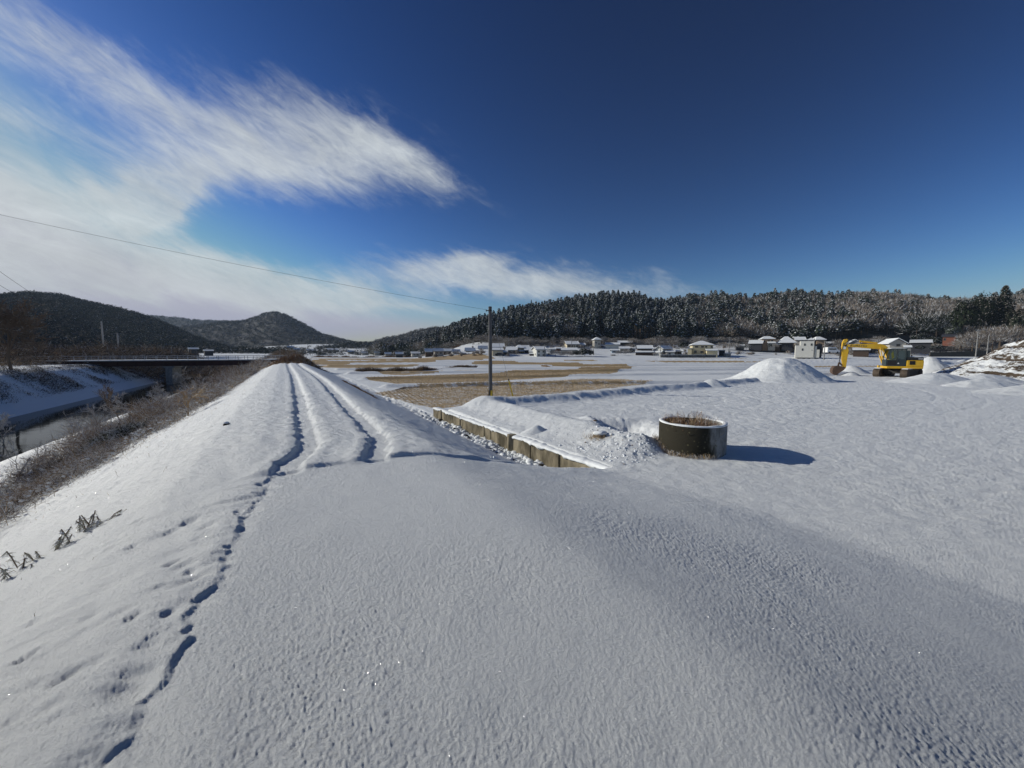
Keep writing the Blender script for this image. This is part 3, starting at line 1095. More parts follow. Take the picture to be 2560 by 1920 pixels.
# --- far forests as masses
FAR = [('F', 8.5, 7, 10, 10, 0.15, 'pale frosted woods on the ridge left of the conifer hill', 0.75),
       ('S', 7.5, 7, 10, 9, 0.0, 'low dark wooded knoll in the gap between the hills', 0.35),
       ('C', 12.5, 8, 12, 14, 0.0, 'frosted woods covering the lone rounded hill', 0.6),
       ('B', 17, 9, 14, 18, 0.0, 'pale woods on the farthest ridge at the left', 0.7),
       ('L', 7.6, 8, 12, 10, 0.1, 'dark woods covering the long hill at the far left', 0.25)]
far_dark = nmat('far_woods_dark', (0.035, 0.045, 0.038), 0.95, spec=0.03)
far_mid = nmat('far_woods_grey', (0.12, 0.115, 0.105), 0.95, spec=0.03)
for (rd, step, h0, h1, w0, pcn, lb, fr) in FAR:
    rg = np.random.default_rng(ord(rd))
    P_, a, z = jitter_grid_ridge(rd, step, rg, back=0.08)
    n = len(a)
    wh = np.where(rg.uniform(size=n) < pcn, 4 + rg.integers(0, 2, n), rg.integers(0, 4, n))
    hh = rg.uniform(h0, h1, n)
    ww = hh * rg.uniform(0.9, 1.35, n)
    nzv = rg.uniform(size=n) * 0.6 + 0.4 * (0.5 + 0.5 * fbm(P_[:, 0] * 0.012, P_[:, 1] * 0.012, 120, 2))
    grey = nzv < fr * 0.9
    pos_ = np.stack([P_[:, 0], P_[:, 1], z - 0.25 * hh], 1)
    rt = rg.uniform(0, 6.28, n)
    # one object, two crown tones
    prot2 = PR_LO + [(V, F, np.where(M == 0, 3, M)) for V, F, M in PR_LO]
    if rd == 'L':
        prot2 = [(V, F, np.where((M == 1) & (np.arange(len(M)) % 5 != 0) & (np.arange(len(M)) % 7 != 0), 0 if q_ < len(PR_LO) else 3, M)) for q_, (V, F, M) in enumerate(prot2)]
    wh2 = np.where(grey, wh + len(PR_LO), wh)
    o = merge_instances('distant_woods', prot2, wh2, pos_, hh, ww, [far_dark, frostf_m, trunk_m, far_mid], rt)
    tag(o, lb, 'woods', kind='stuff')

# hedges, orchards, garden trees on the far slope; dark specks also imitate its shade
rgh = np.random.default_rng(150)
nh = 520
ah = rgh.uniform((690 - 1280) / FPX, (1130 - 1280) / FPX, nh)
Dh = rgh.uniform(270, 470, nh)
Dh = np.where(ah > -.3, rgh.uniform(190, 330, nh), Dh)
kh = (fbm(ah * 40, Dh * .05, 151, 3) > -0.15)
ah, Dh = ah[kh], Dh[kh]
nh = len(ah)
ph = np.stack([ah * Dh, Dh, H(ah * Dh, Dh, False) - .4], 1)
o = merge_instances('valley_hedges', PR_LO + [(V, F, np.where(M == 0, 3, M)) for V, F, M in PR_LO], rgh.integers(0, 12, nh), ph, rgh.uniform(2, 5.5, nh), rgh.uniform(4, 11, nh), [far_dark, frostf_m, trunk_m, far_mid], rgh.uniform(0, 6, nh))
tag(o, 'hedges and garden bushes on the valley mouth slope, partly added for its shade', 'hedges', kind='stuff')
# scrub along the foot of the wooded hill
nh = 700
ah = rgh.uniform(-.2, 1.45, nh)
Dh = RIDGES['R']['D0f'](ah) - rgh.uniform(0, 16, nh) ** 1.0 * (0.3 + .7 * (fbm(ah * 14, ah * 0, 152, 2) > 0))
ph = np.stack([ah * Dh, Dh, H(ah * Dh, Dh, False) - .3], 1)
o = merge_instances('hill_foot_scrub', PR_TWG, rgh.integers(0, 3, nh), ph, rgh.uniform(1.5, 4.5, nh), rgh.uniform(3, 7, nh), twig_mats, rgh.uniform(0, 6, nh))
tag(o, 'frosted scrub lining the foot of the wooded hill behind the village', 'scrub', kind='stuff')
# ice crystals catching the light on the near snow
ng = 45000
rr_g = 1.2 + 11 * rgh.uniform(0, 1, ng) ** 1.3
ag = rgh.uniform(-1.0, 1.0, ng)
xg, yg = rr_g * np.sin(ag), rr_g * np.cos(ag)
zg = H(xg, yg) + .004
c0 = np.stack([xg, yg, zg], 1)
n1 = rgh.normal(size=(ng, 3)) * .6 + np.array([0, 0, 1.0])
n1 /= np.linalg.norm(n1, axis=1)[:, None]
u1 = np.cross(n1, rgh.normal(size=(ng, 3)))
u1 /= np.linalg.norm(u1, axis=1)[:, None]
v1 = np.cross(n1, u1)
sg = (0.00022 * rr_g + .0003)[:, None]
Vg = np.stack([c0 + u1 * sg, c0 - u1 * sg * .5 + v1 * sg * .87, c0 - u1 * sg * .5 - v1 * sg * .87], 1).reshape(-1, 3)
Fg = np.arange(ng * 3).reshape(-1, 3)
o = mesh_np('ice_crystals', Vg, Fg, [nmat('ice_crystal', (.9, .92, .95), .22, metal=1.0)])
tag(o, 'tiny ice crystals glinting on the near snow', 'ice crystals', kind='stuff')

nh = 420
ah = rgh.uniform((1020 - 1280) / FPX, (2340 - 1280) / FPX, nh)
Dh = rgh.uniform(150, 205, nh)
kh = fbm(ah * 30, Dh * .08, 153, 2) > -.1
ah, Dh = ah[kh], Dh[kh]
nh = len(ah)
ph = np.stack([ah * Dh, Dh, H(ah * Dh, Dh, False) - .3], 1)
o = merge_instances('garden_shrubs', PR_TWG[:2] + PR_BRO[:2], rgh.integers(0, 4, nh), ph, rgh.uniform(.8, 2.6, nh), rgh.uniform(1.2, 3.4, nh), twig_mats, rgh.uniform(0, 6, nh))
tag(o, 'low frosted garden shrubs scattered between the village houses', 'shrubs', kind='stuff')
# ------------------------------------------------------------------ helpers for thin growth
def slivers(name, P0, D, Wd, mats, mi, bend=None, seed=0, segs=2, parent=None):
    """curved tapered blades. P0 roots (n,3), D vectors (n,3) root to tip, Wd widths (n)"""
    rg = np.random.default_rng(seed)
    n = len(P0)
    side = np.cross(D, rg.normal(size=(n, 3)))
    side /= np.linalg.norm(side, axis=1)[:, None] + 1e-9
    if bend is None:
        bend = rg.normal(size=(n, 3)) * 0.18
    Ln = np.linalg.norm(D, axis=1)[:, None]
    mid = P0 + D * 0.55 + bend * Ln
    tip = P0 + D
    w = Wd[:, None] * 0.5
    V = np.stack([P0 - side * w, P0 + side * w, mid + side * w * 0.7, mid - side * w * 0.7, tip + side * w * 0.15, tip - side * w * 0.15], 1).reshape(-1, 3)
    b = (np.arange(n) * 6)[:, None]
    F = np.concatenate([b + np.array([[0, 1, 2, 3]]), b + np.array([[3, 2, 4, 5]])], 1).reshape(-1, 4)
    return mesh_np(name, V, F, mats, np.repeat(mi, 2), parent=parent)


def branch_tree(rgx, base, height, spread, depth, r0, lean=(0, 0), nb=(3, 4), minr=0.004, upb=0.25):
    """returns list of (pts, r_start, r_end) for a naked tree"""
    segs = []

    def grow(p, d, ln, r, lv):
        pts = [p]
        q = p
        dd = d
        for k in range(3):
            dd = (dd + Vector(rgx.normal(size=3)) * 0.16 + Vector((0, 0, upb * 0.3))).normalized()
            q = q + dd * ln / 3
            pts.append(q)
        segs.append((pts, r, max(r * 0.55, minr)))
        if lv == 0:
            return
        for k in range(rgx.integers(nb[0], nb[1] + 1)):
            f = rgx.uniform(0.35, 1.0)
            i = min(2, int(f * 3))
            o = pts[i].lerp(pts[i + 1], f * 3 - i if f < 1 else 1)
            nd = (dd + Vector(rgx.normal(size=3)) * spread + Vector((0, 0, upb))).normalized()
            grow(o, nd, ln * rgx.uniform(0.55, 0.78), max(r * 0.55, minr), lv - 1)
    grow(Vector(base), Vector((lean[0], lean[1], 1)).normalized(), height * 0.42, r0, depth)
    return segs


def naked_tree(name, label, cat, loc, height, spread, depth, r0, seed, bark, frost=0.5, lean=(0, 0), nb=(3, 4), group=None, minr=0.006, upb=0.25):
    rgx = np.random.default_rng(seed)
    e = empty(name, loc)
    tag(e, label, cat, group)
    segs = branch_tree(rgx, (0, 0, -0.1), height, spread, depth, r0, lean, nb, minr, upb)
    tr, br = MB(), MB()
    for i, (pts, a, b_) in enumerate(segs):
        m = tr if i == 0 else br
        m.mat = 0
        m.tube(pts, a, n=5 if a > 0.02 else 3, r2=b_, cap=False)
        if i > 0 and rgx.uniform() < frost:
            br.mat = 1
            br.tube([p + Vector((0, 0, a * 0.7)) for p in pts], a * 0.8, n=3, r2=b_ * 0.8, cap=False)
    tr.build('trunk', bark, e, smooth=True)
    br.build('crown', [bark, frost_m], e)
    return e


def mound(name, label, cat, loc, rx, ry, h, rz=0, seed=0, peak=1.6, soil_=0.0, rough=0.05, n=90, flat=0.0, mat=None, group=None, skew=(0, 0)):
    """heap of earth under snow"""
    r = np.linspace(0, 1, n)[:, None]
    a = np.linspace(0, 2 * math.pi, 2 * n, endpoint=False)[None]
    X = r * np.cos(a)
    Y = r * np.sin(a)
    wob = 1 + r * (0.07 * vnoise(np.cos(a) * 2 + seed, np.sin(a) * 2 + seed, seed) + 0.03 * vnoise(np.cos(a) * 6 + seed, np.sin(a) * 6, seed + 1))
    X = X * wob
    Y = Y * wob
    rr = r * np.ones_like(a)
    rr2 = np.maximum(rr - flat, 0) / (1 - flat)
    z = h * (0.5 + 0.5 * np.cos(np.pi * rr2 ** 0.92)) ** peak
    Xw, Yw = X * rx, Y * ry
    z = z + rough * fbm(Xw * 1.3 + seed, Yw * 1.3, seed + 3, 4, 0.6) * np.sin(np.pi * np.clip(rr * .85 + .15, 0, 1)) * 1.4 + rough * .35 * fbm(Xw * 4.5 + seed, Yw * 4.5, seed + 5, 3, 0.6) * np.sin(np.pi * np.clip(rr * .85 + .15, 0, 1))
    z = z - 0.10 * rr ** 6
    Xw = Xw + skew[0] * z
    Yw = Yw + skew[1] * z
    V = np.stack([Xw.ravel(), Yw.ravel(), z.ravel()], 1)
    na = 2 * n
    idx = np.arange(n * na).reshape(n, na)
    nx = np.roll(idx, -1, 1)
    F = np.stack([idx[:-1], idx[1:], nx[1:], nx[:-1]], -1).reshape(-1, 4)
    so_ = np.full(len(V), soil_)
    if soil_ > 0:
        so_ = soil_ + 0.42 * fbm(V[:, 0] * 0.9 - V[:, 2] * 0.9, V[:, 2] * 2.0 + V[:, 0] * 1.0 + V[:, 1] * 0.3, seed + 9, 3)
    o = mesh_np(name, V, F, [mat or ground_m], smooth=True, attrs={'stubble': np.zeros(len(V)), 'soil': so_})
    o.location = loc
    o.rotation_euler = (0, 0, rz)
    tag(o, label, cat, group)
    return o


# ------------------------------------------------------------------ retaining wall beside the ditch
conc_m = nmat('weathered_concrete', (0.27, 0.235, 0.165), 0.9, spec=0.15, col2=(0.075, 0.066, 0.045), scale=2.2, bump=0.6, bscale=12, stretch=(1, 1, 0.45))
conc2_m = nmat('grey_concrete', (0.30, 0.30, 0.29), 0.9, spec=0.15, col2=(0.18, 0.18, 0.175), scale=3, bump=0.3)
wall = empty('concrete_wall', (*xy_of(6.15, 6.08), 0.0), 0)
tag(wall, 'low weathered concrete retaining wall with a snow cap beside the ditch', 'wall')
dirw = math.atan2(CT, -ST)
wall.rotation_euler = (0, 0, dirw)      # local x runs away along the dike, local y to the left (towards the ditch)
x = 0.0
rg = np.random.default_rng(5)
joints = [0]
while joints[-1] < 10.7:
    joints.append(joints[-1] + float(rg.choice([1.15, 0.85, 0.5, 1.7, 1.35])))
for i in range(len(joints) - 1):
    m = MB()
    x0, x1 = joints[i] + .008, joints[i + 1] - .008
    dy = float(rg.uniform(-.012, .012))
    zt = 0.46 + float(rg.uniform(-.02, .015)) - 0.006 * x0
    m.box(x0, x1, -0.10 + dy, 0.045 + dy, -0.4, zt)
    m.build('panel', conc_m, wall, bevel=0.012)
# ribs standing proud of the joints
for xr in joints[1:-1:2]:
    m = MB()
    m.box(xr - .035, xr + .035, 0.03, 0.085, -0.4, 0.44)
    m.build('rib', conc_m, wall, bevel=0.01)
m = MB()
m.tube([(4.15, 0.02, -.1), (4.15, 0.02, .49)], 0.16, n=6)
m.build('broken_block', conc_m, wall, bevel=0.02)
# end return of the wall
m = MB()
m.box(0.0, .13, -0.75, -0.103, -0.2, 0.46)
m.build('end_panel', conc_m, wall, bevel=0.012)
# snow cap with uneven drips
xs = np.linspace(-0.04, joints[-1] - 0.1, 420)
V, F = [], []
for i, xx in enumerate(xs):
    w = 0.075 + 0.03 * float(vnoise(xx * 2.1, 0, 5)) + 0.015 * float(vnoise(xx * 9, 0, 6))
    hgt_ = 0.055 + 0.02 * float(vnoise(xx * 1.5, 0, 7)) + 0.012 * float(vnoise(xx * 7, 0, 8))
    drip = 0.02 + 0.05 * max(0, float(vnoise(xx * 7.0, 0, 9))) + 0.06 * max(0, float(vnoise(xx * 2.3, 3, 9)) - .4)
    zt = 0.455 - 0.006 * xx
    prof = [(-0.28, zt - 0.06), (-0.20, zt + hgt_ * 0.9), (-0.05, zt + hgt_), (w * 0.6, zt + hgt_ * 0.8), (w, zt + 0.01), (w * 0.9, zt - drip), (0.03, zt - drip * 0.6)]
    V += [(xx, y, z_) for y, z_ in prof]
k = 7
for i in range(len(xs) - 1):
    for j in range(k - 1):
        F.append((i * k + j, (i + 1) * k + j, (i + 1) * k + j + 1, i * k + j + 1))
mesh_np('snow_cap', V, F, [snow_m], smooth=True, parent=wall)

# ------------------------------------------------------------------ clods of snow in the ditch and around
rg = np.random.default_rng(15)


def blob(rgx, r, squash=0.6, n=1):
    bm = bmesh.new()
    bmesh.ops.create_icosphere(bm, subdivisions=2, radius=r)
    sd_ = int(rgx.integers(1, 999))
    for v in bm.verts:
        q = v.co / r
        k_ = 1 + 0.28 * float(vnoise(q.x * 1.7 + q.z, q.y * 1.7 - q.z * 0.7, sd_))
        v.co = Vector((v.co.x * k_, v.co.y * k_, v.co.z * k_ * squash))
    V = np.array([v.co[:] for v in bm.verts])
    F = np.array([[v.index for v in f.verts] for f in bm.faces])
    bm.free()
    return V, F


BL = [blob(rg, 1.0) for _ in range(6)]


def clods(name, label, cat, P3, S, mats, mi, parent=None):
    VV, FF, MM = [], [], []
    b = 0
    for i in range(len(P3)):
        V, F = BL[int(rg.integers(0, 6))]
        a = rg.uniform(0, 6.28)
        c, s_ = math.cos(a), math.sin(a)
        W = V * S[i]
        W = np.stack([W[:, 0] * c - W[:, 1] * s_, W[:, 0] * s_ + W[:, 1] * c, W[:, 2]], 1) + P3[i]
        VV.append(W)
        FF.append(F + b)
        MM.append(np.full(len(F), mi[i]))
        b += len(V)
    o = mesh_np(name, np.concatenate(VV), np.concatenate(FF), mats, np.concatenate(MM), smooth=True, parent=parent)
    if label:
        tag(o, label, cat, kind='stuff')
    return o


s_ = rg.uniform(6.4, 17.5, 900)
t_ = rg.uniform(5.35, 6.02, 900)
x_, y_ = xy_of(s_, t_)
z_ = H(x_, y_)
mi = (rg.uniform(size=900) < 0.10).astype(int)
clods('snow_clods', 'broken snow clods and dark debris lying in the ditch along the concrete wall', 'snow clods', np.stack([x_, y_, z_], 1), rg.uniform(.015, .06, 900) * (1 + 1.3 * (rg.uniform(size=900) < .15)), [snow_m, twig3_m], mi)
n = 1500
cx = rg.normal(3.1, 1.25, n)
cy = rg.normal(9.6, 1.35, n)
ok = (np.hypot(cx - 4.55, cy - 9.72) > 0.9)
cx, cy = cx[ok], cy[ok]
s2, t2 = st_of(cx, cy)
ok = (t2 > 6.35) & (s2 > 5.9)
cx, cy = cx[ok], cy[ok]
mi = (rg.uniform(size=len(cx)) < 0.03).astype(int)
clods('snow_crumbs', 'trampled snow crumbs and grass bits scattered between the wall and the round concrete curb', 'snow crumbs', np.stack([cx, cy, H(cx, cy)], 1), rg.uniform(.006, .026, len(cx)) * (1 + (rg.uniform(size=len(cx)) < .06)), [snow_m, twig_m], mi)

# stone with a snow hood at the pit
g = ground_at(1499, 1092)
e = empty('stone', (g[0], g[1], g[2]))
tag(e, 'snow-capped stone with dry grass round it beside the hollow near the wall', 'stone')
V, F = BL[0]
mesh_np('rock', V * np.array([.20, .16, .17]), F, [nmat('rock_brown', (.18, .15, .12), .9, var=.5)], smooth=True, parent=e)
mesh_np('snow_cap', V * np.array([.19, .15, .12]) + np.array([0, 0, .09]), F, [snow_m], smooth=True, parent=e)
q = rg.normal(size=(260, 3)) * np.array([.22, .12, 0]) + np.array([.02, -.08, -.05])
slivers('grass_tuft', q, rg.normal(size=(260, 3)) * np.array([.10, .10, .05]) + np.array([0, 0, .13]), np.full(260, .008), [twig_m, straw_m], rg.integers(0, 2, 260), seed=3, parent=e)
# clod knob on the wall's edge
g = xy_of(9.9, 6.75)
mound('snow_lump', 'small snow lump on the bank just above the broken block of the wall', 'snow lump', (*g, hz(*g) - .02), .6, .42, .2, seed=4, rough=.03, n=30)

# ------------------------------------------------------------------ round concrete curb
rc = at_z(1727, 1101, 0.6)
rc[0], rc[1] = 4.60, 9.70
curb = empty('concrete_ring', (rc[0], rc[1], 0.58))
tag(curb, 'dark stained round concrete well curb with a snow rim on the snowy lot', 'well curb')


def ring_mat():
    m = nmat('curb_concrete', (0.30, 0.30, 0.29), 0.9, spec=0.15)
    t = m.node_tree
    b = t.nodes['Principled BSDF']
    nn, ll = t.nodes.new, t.links.new
    tcn = nn('ShaderNodeTexCoord')
    sp = nn('ShaderNodeSeparateXYZ')
    ll(tcn.outputs['Object'], sp.inputs[0])
    mp = nn('ShaderNodeMapping')
    mp.inputs['Scale'].default_value = (2.2, 2.2, 0.7)
    ll(tcn.outputs['Object'], mp.inputs[0])
    n1 = nn('ShaderNodeTexNoise')
    n1.inputs['Scale'].default_value = 1.6
    n1.inputs['Detail'].default_value = 8
    n1.inputs['Roughness'].default_value = 0.7
    ll(mp.outputs[0], n1.inputs[0])
    # darker, mossy growth covers the left side, bare cement shows on the right side
    ad = nn('ShaderNodeMath')
    ad.operation = 'MULTIPLY_ADD'
    ad.inputs[1].default_value = 0.42
    ll(sp.outputs[0], ad.inputs[0])
    ll(n1.outputs[0], ad.inputs[2])
    rp = nn('ShaderNodeValToRGB')
    els = rp.color_ramp.elements
    els[0].position = 0.50
    els[0].color = (.034, .031, .022, 1)
    els[1].position = 0.74
    els[1].color = (.27, .27, .26, 1)
    k = els.new(0.58)
    k.color = (.085, .080, .064, 1)
    ll(ad.outputs[0], rp.inputs[0])
    vo = nn('ShaderNodeTexVoronoi')
    vo.inputs['Scale'].default_value = 8.5
    ll(tcn.outputs['Object'], vo.inputs['Vector'])
    mr_ = nn('ShaderNodeMapRange')
    mr_.inputs[1].default_value = 0.13
    mr_.inputs[2].default_value = 0.20
    mr_.inputs[3].default_value = 0.75
    mr_.inputs[4].default_value = 0.0
    ll(vo.outputs['Distance'], mr_.inputs[0])
    mx = nn('ShaderNodeMixRGB')
    ll(mr_.outputs[0], mx.inputs[0])
    ll(rp.outputs[0], mx.inputs[1])
    mx.inputs[2].default_value = (.13, .12, .07, 1)
    ll(mx.outputs[0], b.inputs['Base Color'])
    w = nn('ShaderNodeTexWave')
    w.bands_direction = 'Z'
    w.inputs['Scale'].default_value = 9
    w.inputs['Distortion'].default_value = 6
    ll(tcn.outputs['Object'], w.inputs[0])
    bp = nn('ShaderNodeBump')
    bp.inputs['Strength'].default_value = 0.25
    bp.inputs['Distance'].default_value = 0.02
    ll(w.outputs[0], bp.inputs['Height'])
    ll(bp.outputs[0], b.inputs['Normal'])
    return m


def lathe(name, prof, mats, parent, n=72, wob=0.0, seed=0):
    V, F = [], []
    k = len(prof)
    for i in range(n):
        a = 2 * math.pi * i / n
        wv = wob * float(vnoise(math.cos(a) * 3, math.sin(a) * 3, seed)) + wob * .5 * float(vnoise(math.cos(a) * 9, math.sin(a) * 9, seed + 1))
        for j, (r, z) in enumerate(prof):
            rr = r + (wv * 0.6 if 0 < j < k - 1 or wob > 0 else 0)
            V.append((math.cos(a) * rr, math.sin(a) * rr, z + (wv if 0 < j < k - 1 else 0)))
    for i in range(n):
        i2 = (i + 1) % n
        for j in range(k - 1):
            F.append((i * k + j, i2 * k + j, i2 * k + j + 1, i * k + j + 1))
    return mesh_np(name, V, F, mats, smooth=True, parent=parent)


RO, RI, RH = 0.79, 0.68, 0.72
cm_ = MB()
ring_o = lathe('ring', [(RO, -0.15), (RO, RH - .015), (RO - .012, RH), (RI + .012, RH), (RI, RH - .015), (RI, 0.1)], [ring_mat()], curb)
lathe('snow_rim', [(RO - .001, RH + .0), (RO + .006, RH + .02), (RO - .012, RH + .032), (RI + .055, RH + .036), (RI + .018, RH + .024), (RI + .005, RH + .0)], [snow_m], curb, wob=0.012, seed=3)
lathe('soil_fill', [(0.0, .38), (.3, .40), (.6, .36), (RI + .01, .34)], [nmat('wet_soil', (.03, .024, .018), .95, var=.4)], curb, wob=.01)
q_n = 1900
a = rg.uniform(0, 6.28, q_n)
rr = np.sqrt(rg.uniform(0, 1, q_n)) * .64
dens_ok = (vnoise(np.cos(a) * rr * 4 + 5, np.sin(a) * rr * 4, 9) > -0.35) | (rr > .45)
a, rr = a[dens_ok], rr[dens_ok]
q = np.stack([np.cos(a) * rr, np.sin(a) * rr, np.full(len(a), .36)], 1)
hh = rg.uniform(.30, .70, len(a)) * (0.75 + .35 * (vnoise(np.cos(a) * 3, rr * 3, 4)))
D = np.stack([rg.normal(0, .10, len(a)), rg.normal(0, .10, len(a)), hh], 1)
gr = slivers('dry_grass', q, D, rg.uniform(.007, .015, len(a)), [nmat('grass_brown', (.22, .13, .075), .9), straw_m, twig3_m, frost_m], rg.choice([0, 0, 0, 1, 2, 3], len(a), p=[.3, .2, .15, .22, .08, .05]), seed=5)
gr.location = (rc[0], rc[1], 0.58)
tag(gr, 'tangle of dry brown grass growing inside the round concrete curb', 'dry grass', kind='stuff')
# grass at the foot of the curb
nq = 700
a = rg.uniform(R(150), R(285), nq)
q = np.stack([rc[0] + np.cos(a) * (RO + rg.uniform(.0, .14, nq)), rc[1] + np.sin(a) * (RO + rg.uniform(.0, .14, nq)), np.zeros(nq)], 1)
q[:, 2] = H(q[:, 0], q[:, 1]) - .01
gq = slivers('foot_grass', q, np.stack([rg.normal(0, .06, nq), rg.normal(0, .06, nq), rg.uniform(.04, .15, nq)], 1), np.full(nq, .007), [straw_m, twig_m, frost_m], rg.integers(0, 3, nq), seed=8)
tag(gq, 'short straw and frosted grass round the foot of the concrete curb', 'dry grass', kind='stuff')

# ------------------------------------------------------------------ heaps on the lot
g = at_z(1952, 952, 0.6)
mound('snow_heap', 'big cone-shaped heap under smooth snow left of the yellow excavator', 'heap', (23.2, 33.2, .55), 5.0, 4.2, 1.95, seed=3, peak=1.05, rough=.09, soil_=0.0, n=110, flat=.10)
mound('low_heap', 'low flat snow heap on the lot to the left of the big cone heap', 'heap', (14.3, 27.4, .52), 1.7, 1.2, .62, seed=8, peak=1.0, rough=.05, n=40)
mound('small_heap', 'small snow heap right behind the excavator bucket', 'heap', (38.6, 43.8, .5), 2.8, 2.4, 1.0, seed=5, peak=1.2, rough=.05, n=50)
mound('side_heap', 'snow heap with a sharp bright top directly behind the tail of the excavator', 'heap', (45.6, 42.0, .5), 3.4, 3.0, 2.0, seed=6, peak=1.15, rough=.08, n=70, soil_=.1)
mound('track_heap', 'little snow ridge in front of the left excavator track', 'heap', (34.6, 39.2, .5), 1.6, 1.1, .5, seed=12, peak=1.1, rough=.05, n=40)
mound('earth_heap', 'huge earth bank with dark soil showing through snow at the right edge', 'heap', (51.5, 33.5, .3), 14.5, 9.5, 5.3, rz=-.12, seed=7, peak=.85, rough=.30, soil_=.55, n=190)
# low swells in front of the big bank
for k, (lx, ly, rx_, ry_, h_, lb, sl) in enumerate([
    (33.8, 30.6, 4.6, 2.2, .85, 'rounded snow mound in front of the excavator tracks and the earth bank', .0),
    (33.3, 27.0, 3.8, 1.7, .62, 'lumpy snow mound with a few dark clods, middle one before the earth bank', .10),
    (32.8, 22.6, 6.2, 2.5, .72, 'broad smooth snow swell nearest the camera at the right edge', .0),
    (37.5, 30.4, 4.2, 2.2, .75, 'snow mound at the foot of the earth bank behind the other mounds', .14)]):
    mound('snow_mound', lb, 'mound', (lx, ly, .53), rx_, ry_, h_, rz=-.1, seed=20 + k, peak=1.0, rough=.07, soil_=sl, n=60, group='mounds in front of the earth bank')
# dirty patch with dead leaves on the big cone
g = at_d(1862, 937, 30.4)

# ------------------------------------------------------------------ utility pole with stay
pole_c = nmat('pole_concrete', (.11, .11, .115), .85, var=.25, scale=4)
yel_m = nmat('guard_yellow', (.62, .42, .03), .5)
blk_m = nmat('black_rubber', (.015, .015, .015), .6)
metal_m = nmat('galvanised_steel', (.35, .36, .37), .45, metal=.8)
wire_m = nmat('wire_black', (.02, .02, .022), .6)
PX, PY = -1.37, 24.4
pb = hz(PX, PY)
ptop = at_d(1226, 769, PY)[2]
pole = empty('utility_pole', (PX, PY, pb))
tag(pole, 'slim dark concrete pole standing in the stubble field behind the snow berm', 'utility pole')
m = MB()
m.tube([(0, 0, -.3), (0, 0, (ptop - pb) * .5), (0, 0, ptop - pb)], [.125, .115, .105], n=16)
m.build('shaft', pole_c, pole, smooth=False)
m = MB()
m.tube([(0, 0, ptop - pb), (0, 0, ptop - pb + .06)], .11, n=16)
m.build('cap', blk_m, pole)
m = MB()
for k in range(6):
    a = 2 * math.pi * k / 6
    m.mat = k % 2
    M_ = Matrix.Rotation(a, 4, 'Z')
    m.box(.120, .138, -.065, .065, -.1, .62, M_)
m.build('striped_guard', [blk_m, yel_m], pole)
m = MB()
m.tube([(0, 0, ptop - pb - .22), (0, 0, ptop - pb - .15)], .118, n=16)
m.box(-.24, .0, -.03, .03, ptop - pb - .21, ptop - pb - .16)
m.tube([(-.24, 0, ptop - pb - .24), (-.24, 0, ptop - pb - .12)], .028, n=8)
m.build('cable_clamp', blk_m, pole)
# stay wire from the top to the ground right of the pole
ga = np.array([1.02, 23.9, 0.0])
ga[2] = hz(1.02, 23.9)
gt_ = np.array(at_d(1271.5, 950, 24.0))
g0 = np.array(at_d(1282.5, 992, 24.0))
topw = np.array([PX + .1, PY, ptop - .45])
stay = empty('stay_wire', tuple(g0))
tag(stay, 'thin stay wire with a yellow guard sleeve anchored in the stubble right of the pole', 'stay wire')
dirv = (gt_ - g0)
bot = g0 - dirv / np.linalg.norm(dirv) * .9
m = MB()
m.tube([Vector(topw - g0), Vector(gt_ - g0)], .008, n=5)
m.build('wire', metal_m, stay)
m = MB()
m.tube([Vector(bot - g0), Vector(gt_ - g0)], .042, n=10)
m.build('guard_sleeve', yel_m, stay)
m = MB()
m.tube([Vector(gt_ - g0) - Vector(dirv / np.linalg.norm(dirv)) * .02, Vector(gt_ - g0) + Vector(dirv / np.linalg.norm(dirv)) * .05], .046, n=10)
m.build('sleeve_cap', blk_m, stay)


def cable(name, label, A, B, sag, r, cat='cable', group=None, n=40):
    A, B = Vector(A), Vector(B)
    pts = []
    for i in range(n + 1):
        u_ = i / n
        p = A.lerp(B, u_)
        p.z -= sag * 4 * u_ * (1 - u_)
        pts.append(p - A)
    m = MB()
    m.tube(pts, r, n=5)
    o = m.build(name, wire_m)
    o.location = A
    tag(o, label, cat, group)
    return o


cable('overhead_cable', 'long overhead cable rising across the clouds to the slim dark pole', (PX - .24, PY, ptop - .13), tuple(at_d(-330, 462, 20.0)), .28, .007)

# ------------------------------------------------------------------ bridge
girder_m = nmat('girder_red_brown', (.045, .012, .010), .7, var=.3, scale=1)
deck_m = nmat('deck_concrete', (.32, .32, .32), .9, var=.2)
BA = at_d(70, 905, 63.0)       # left end of the visible deck edge
BB = at_d(712, 900.5, 77.0)
zdk = 1.45
BA[2] = BB[2] = zdk
br = empty('river_bridge', tuple(BA))
tag(br, 'long low bridge with dark red girder and metal railings across the river', 'bridge')
bv = Vector(BB - BA)
bl = Vector((bv.x, bv.y, 0)).length
br.rotation_euler = (0, 0, math.atan2(bv.y, bv.x))
m = MB()
m.box(-14, bl + 4, 0, 5.0, -.14, 0)
m.build('deck', deck_m, br, bevel=.02)
m = MB()
m.box(-10, bl + 1, -.02, 5.0, .003, .09)
m.build('snow_layer', snow_m, br)
for yy in (.35, 4.3):
    m = MB()
    m.box(-14, bl + 3, yy, yy + .05, -1.02, -.143)
    m.box(-14, bl + 3, yy - .12, yy + .17, -1.05, -1.023)
    for k in range(int(bl / 2.2)):
        m.box(k * 2.2, k * 2.2 + .03, yy - .10, yy - .003, -1.02, -.145)
    m.build('girder', girder_m, br)
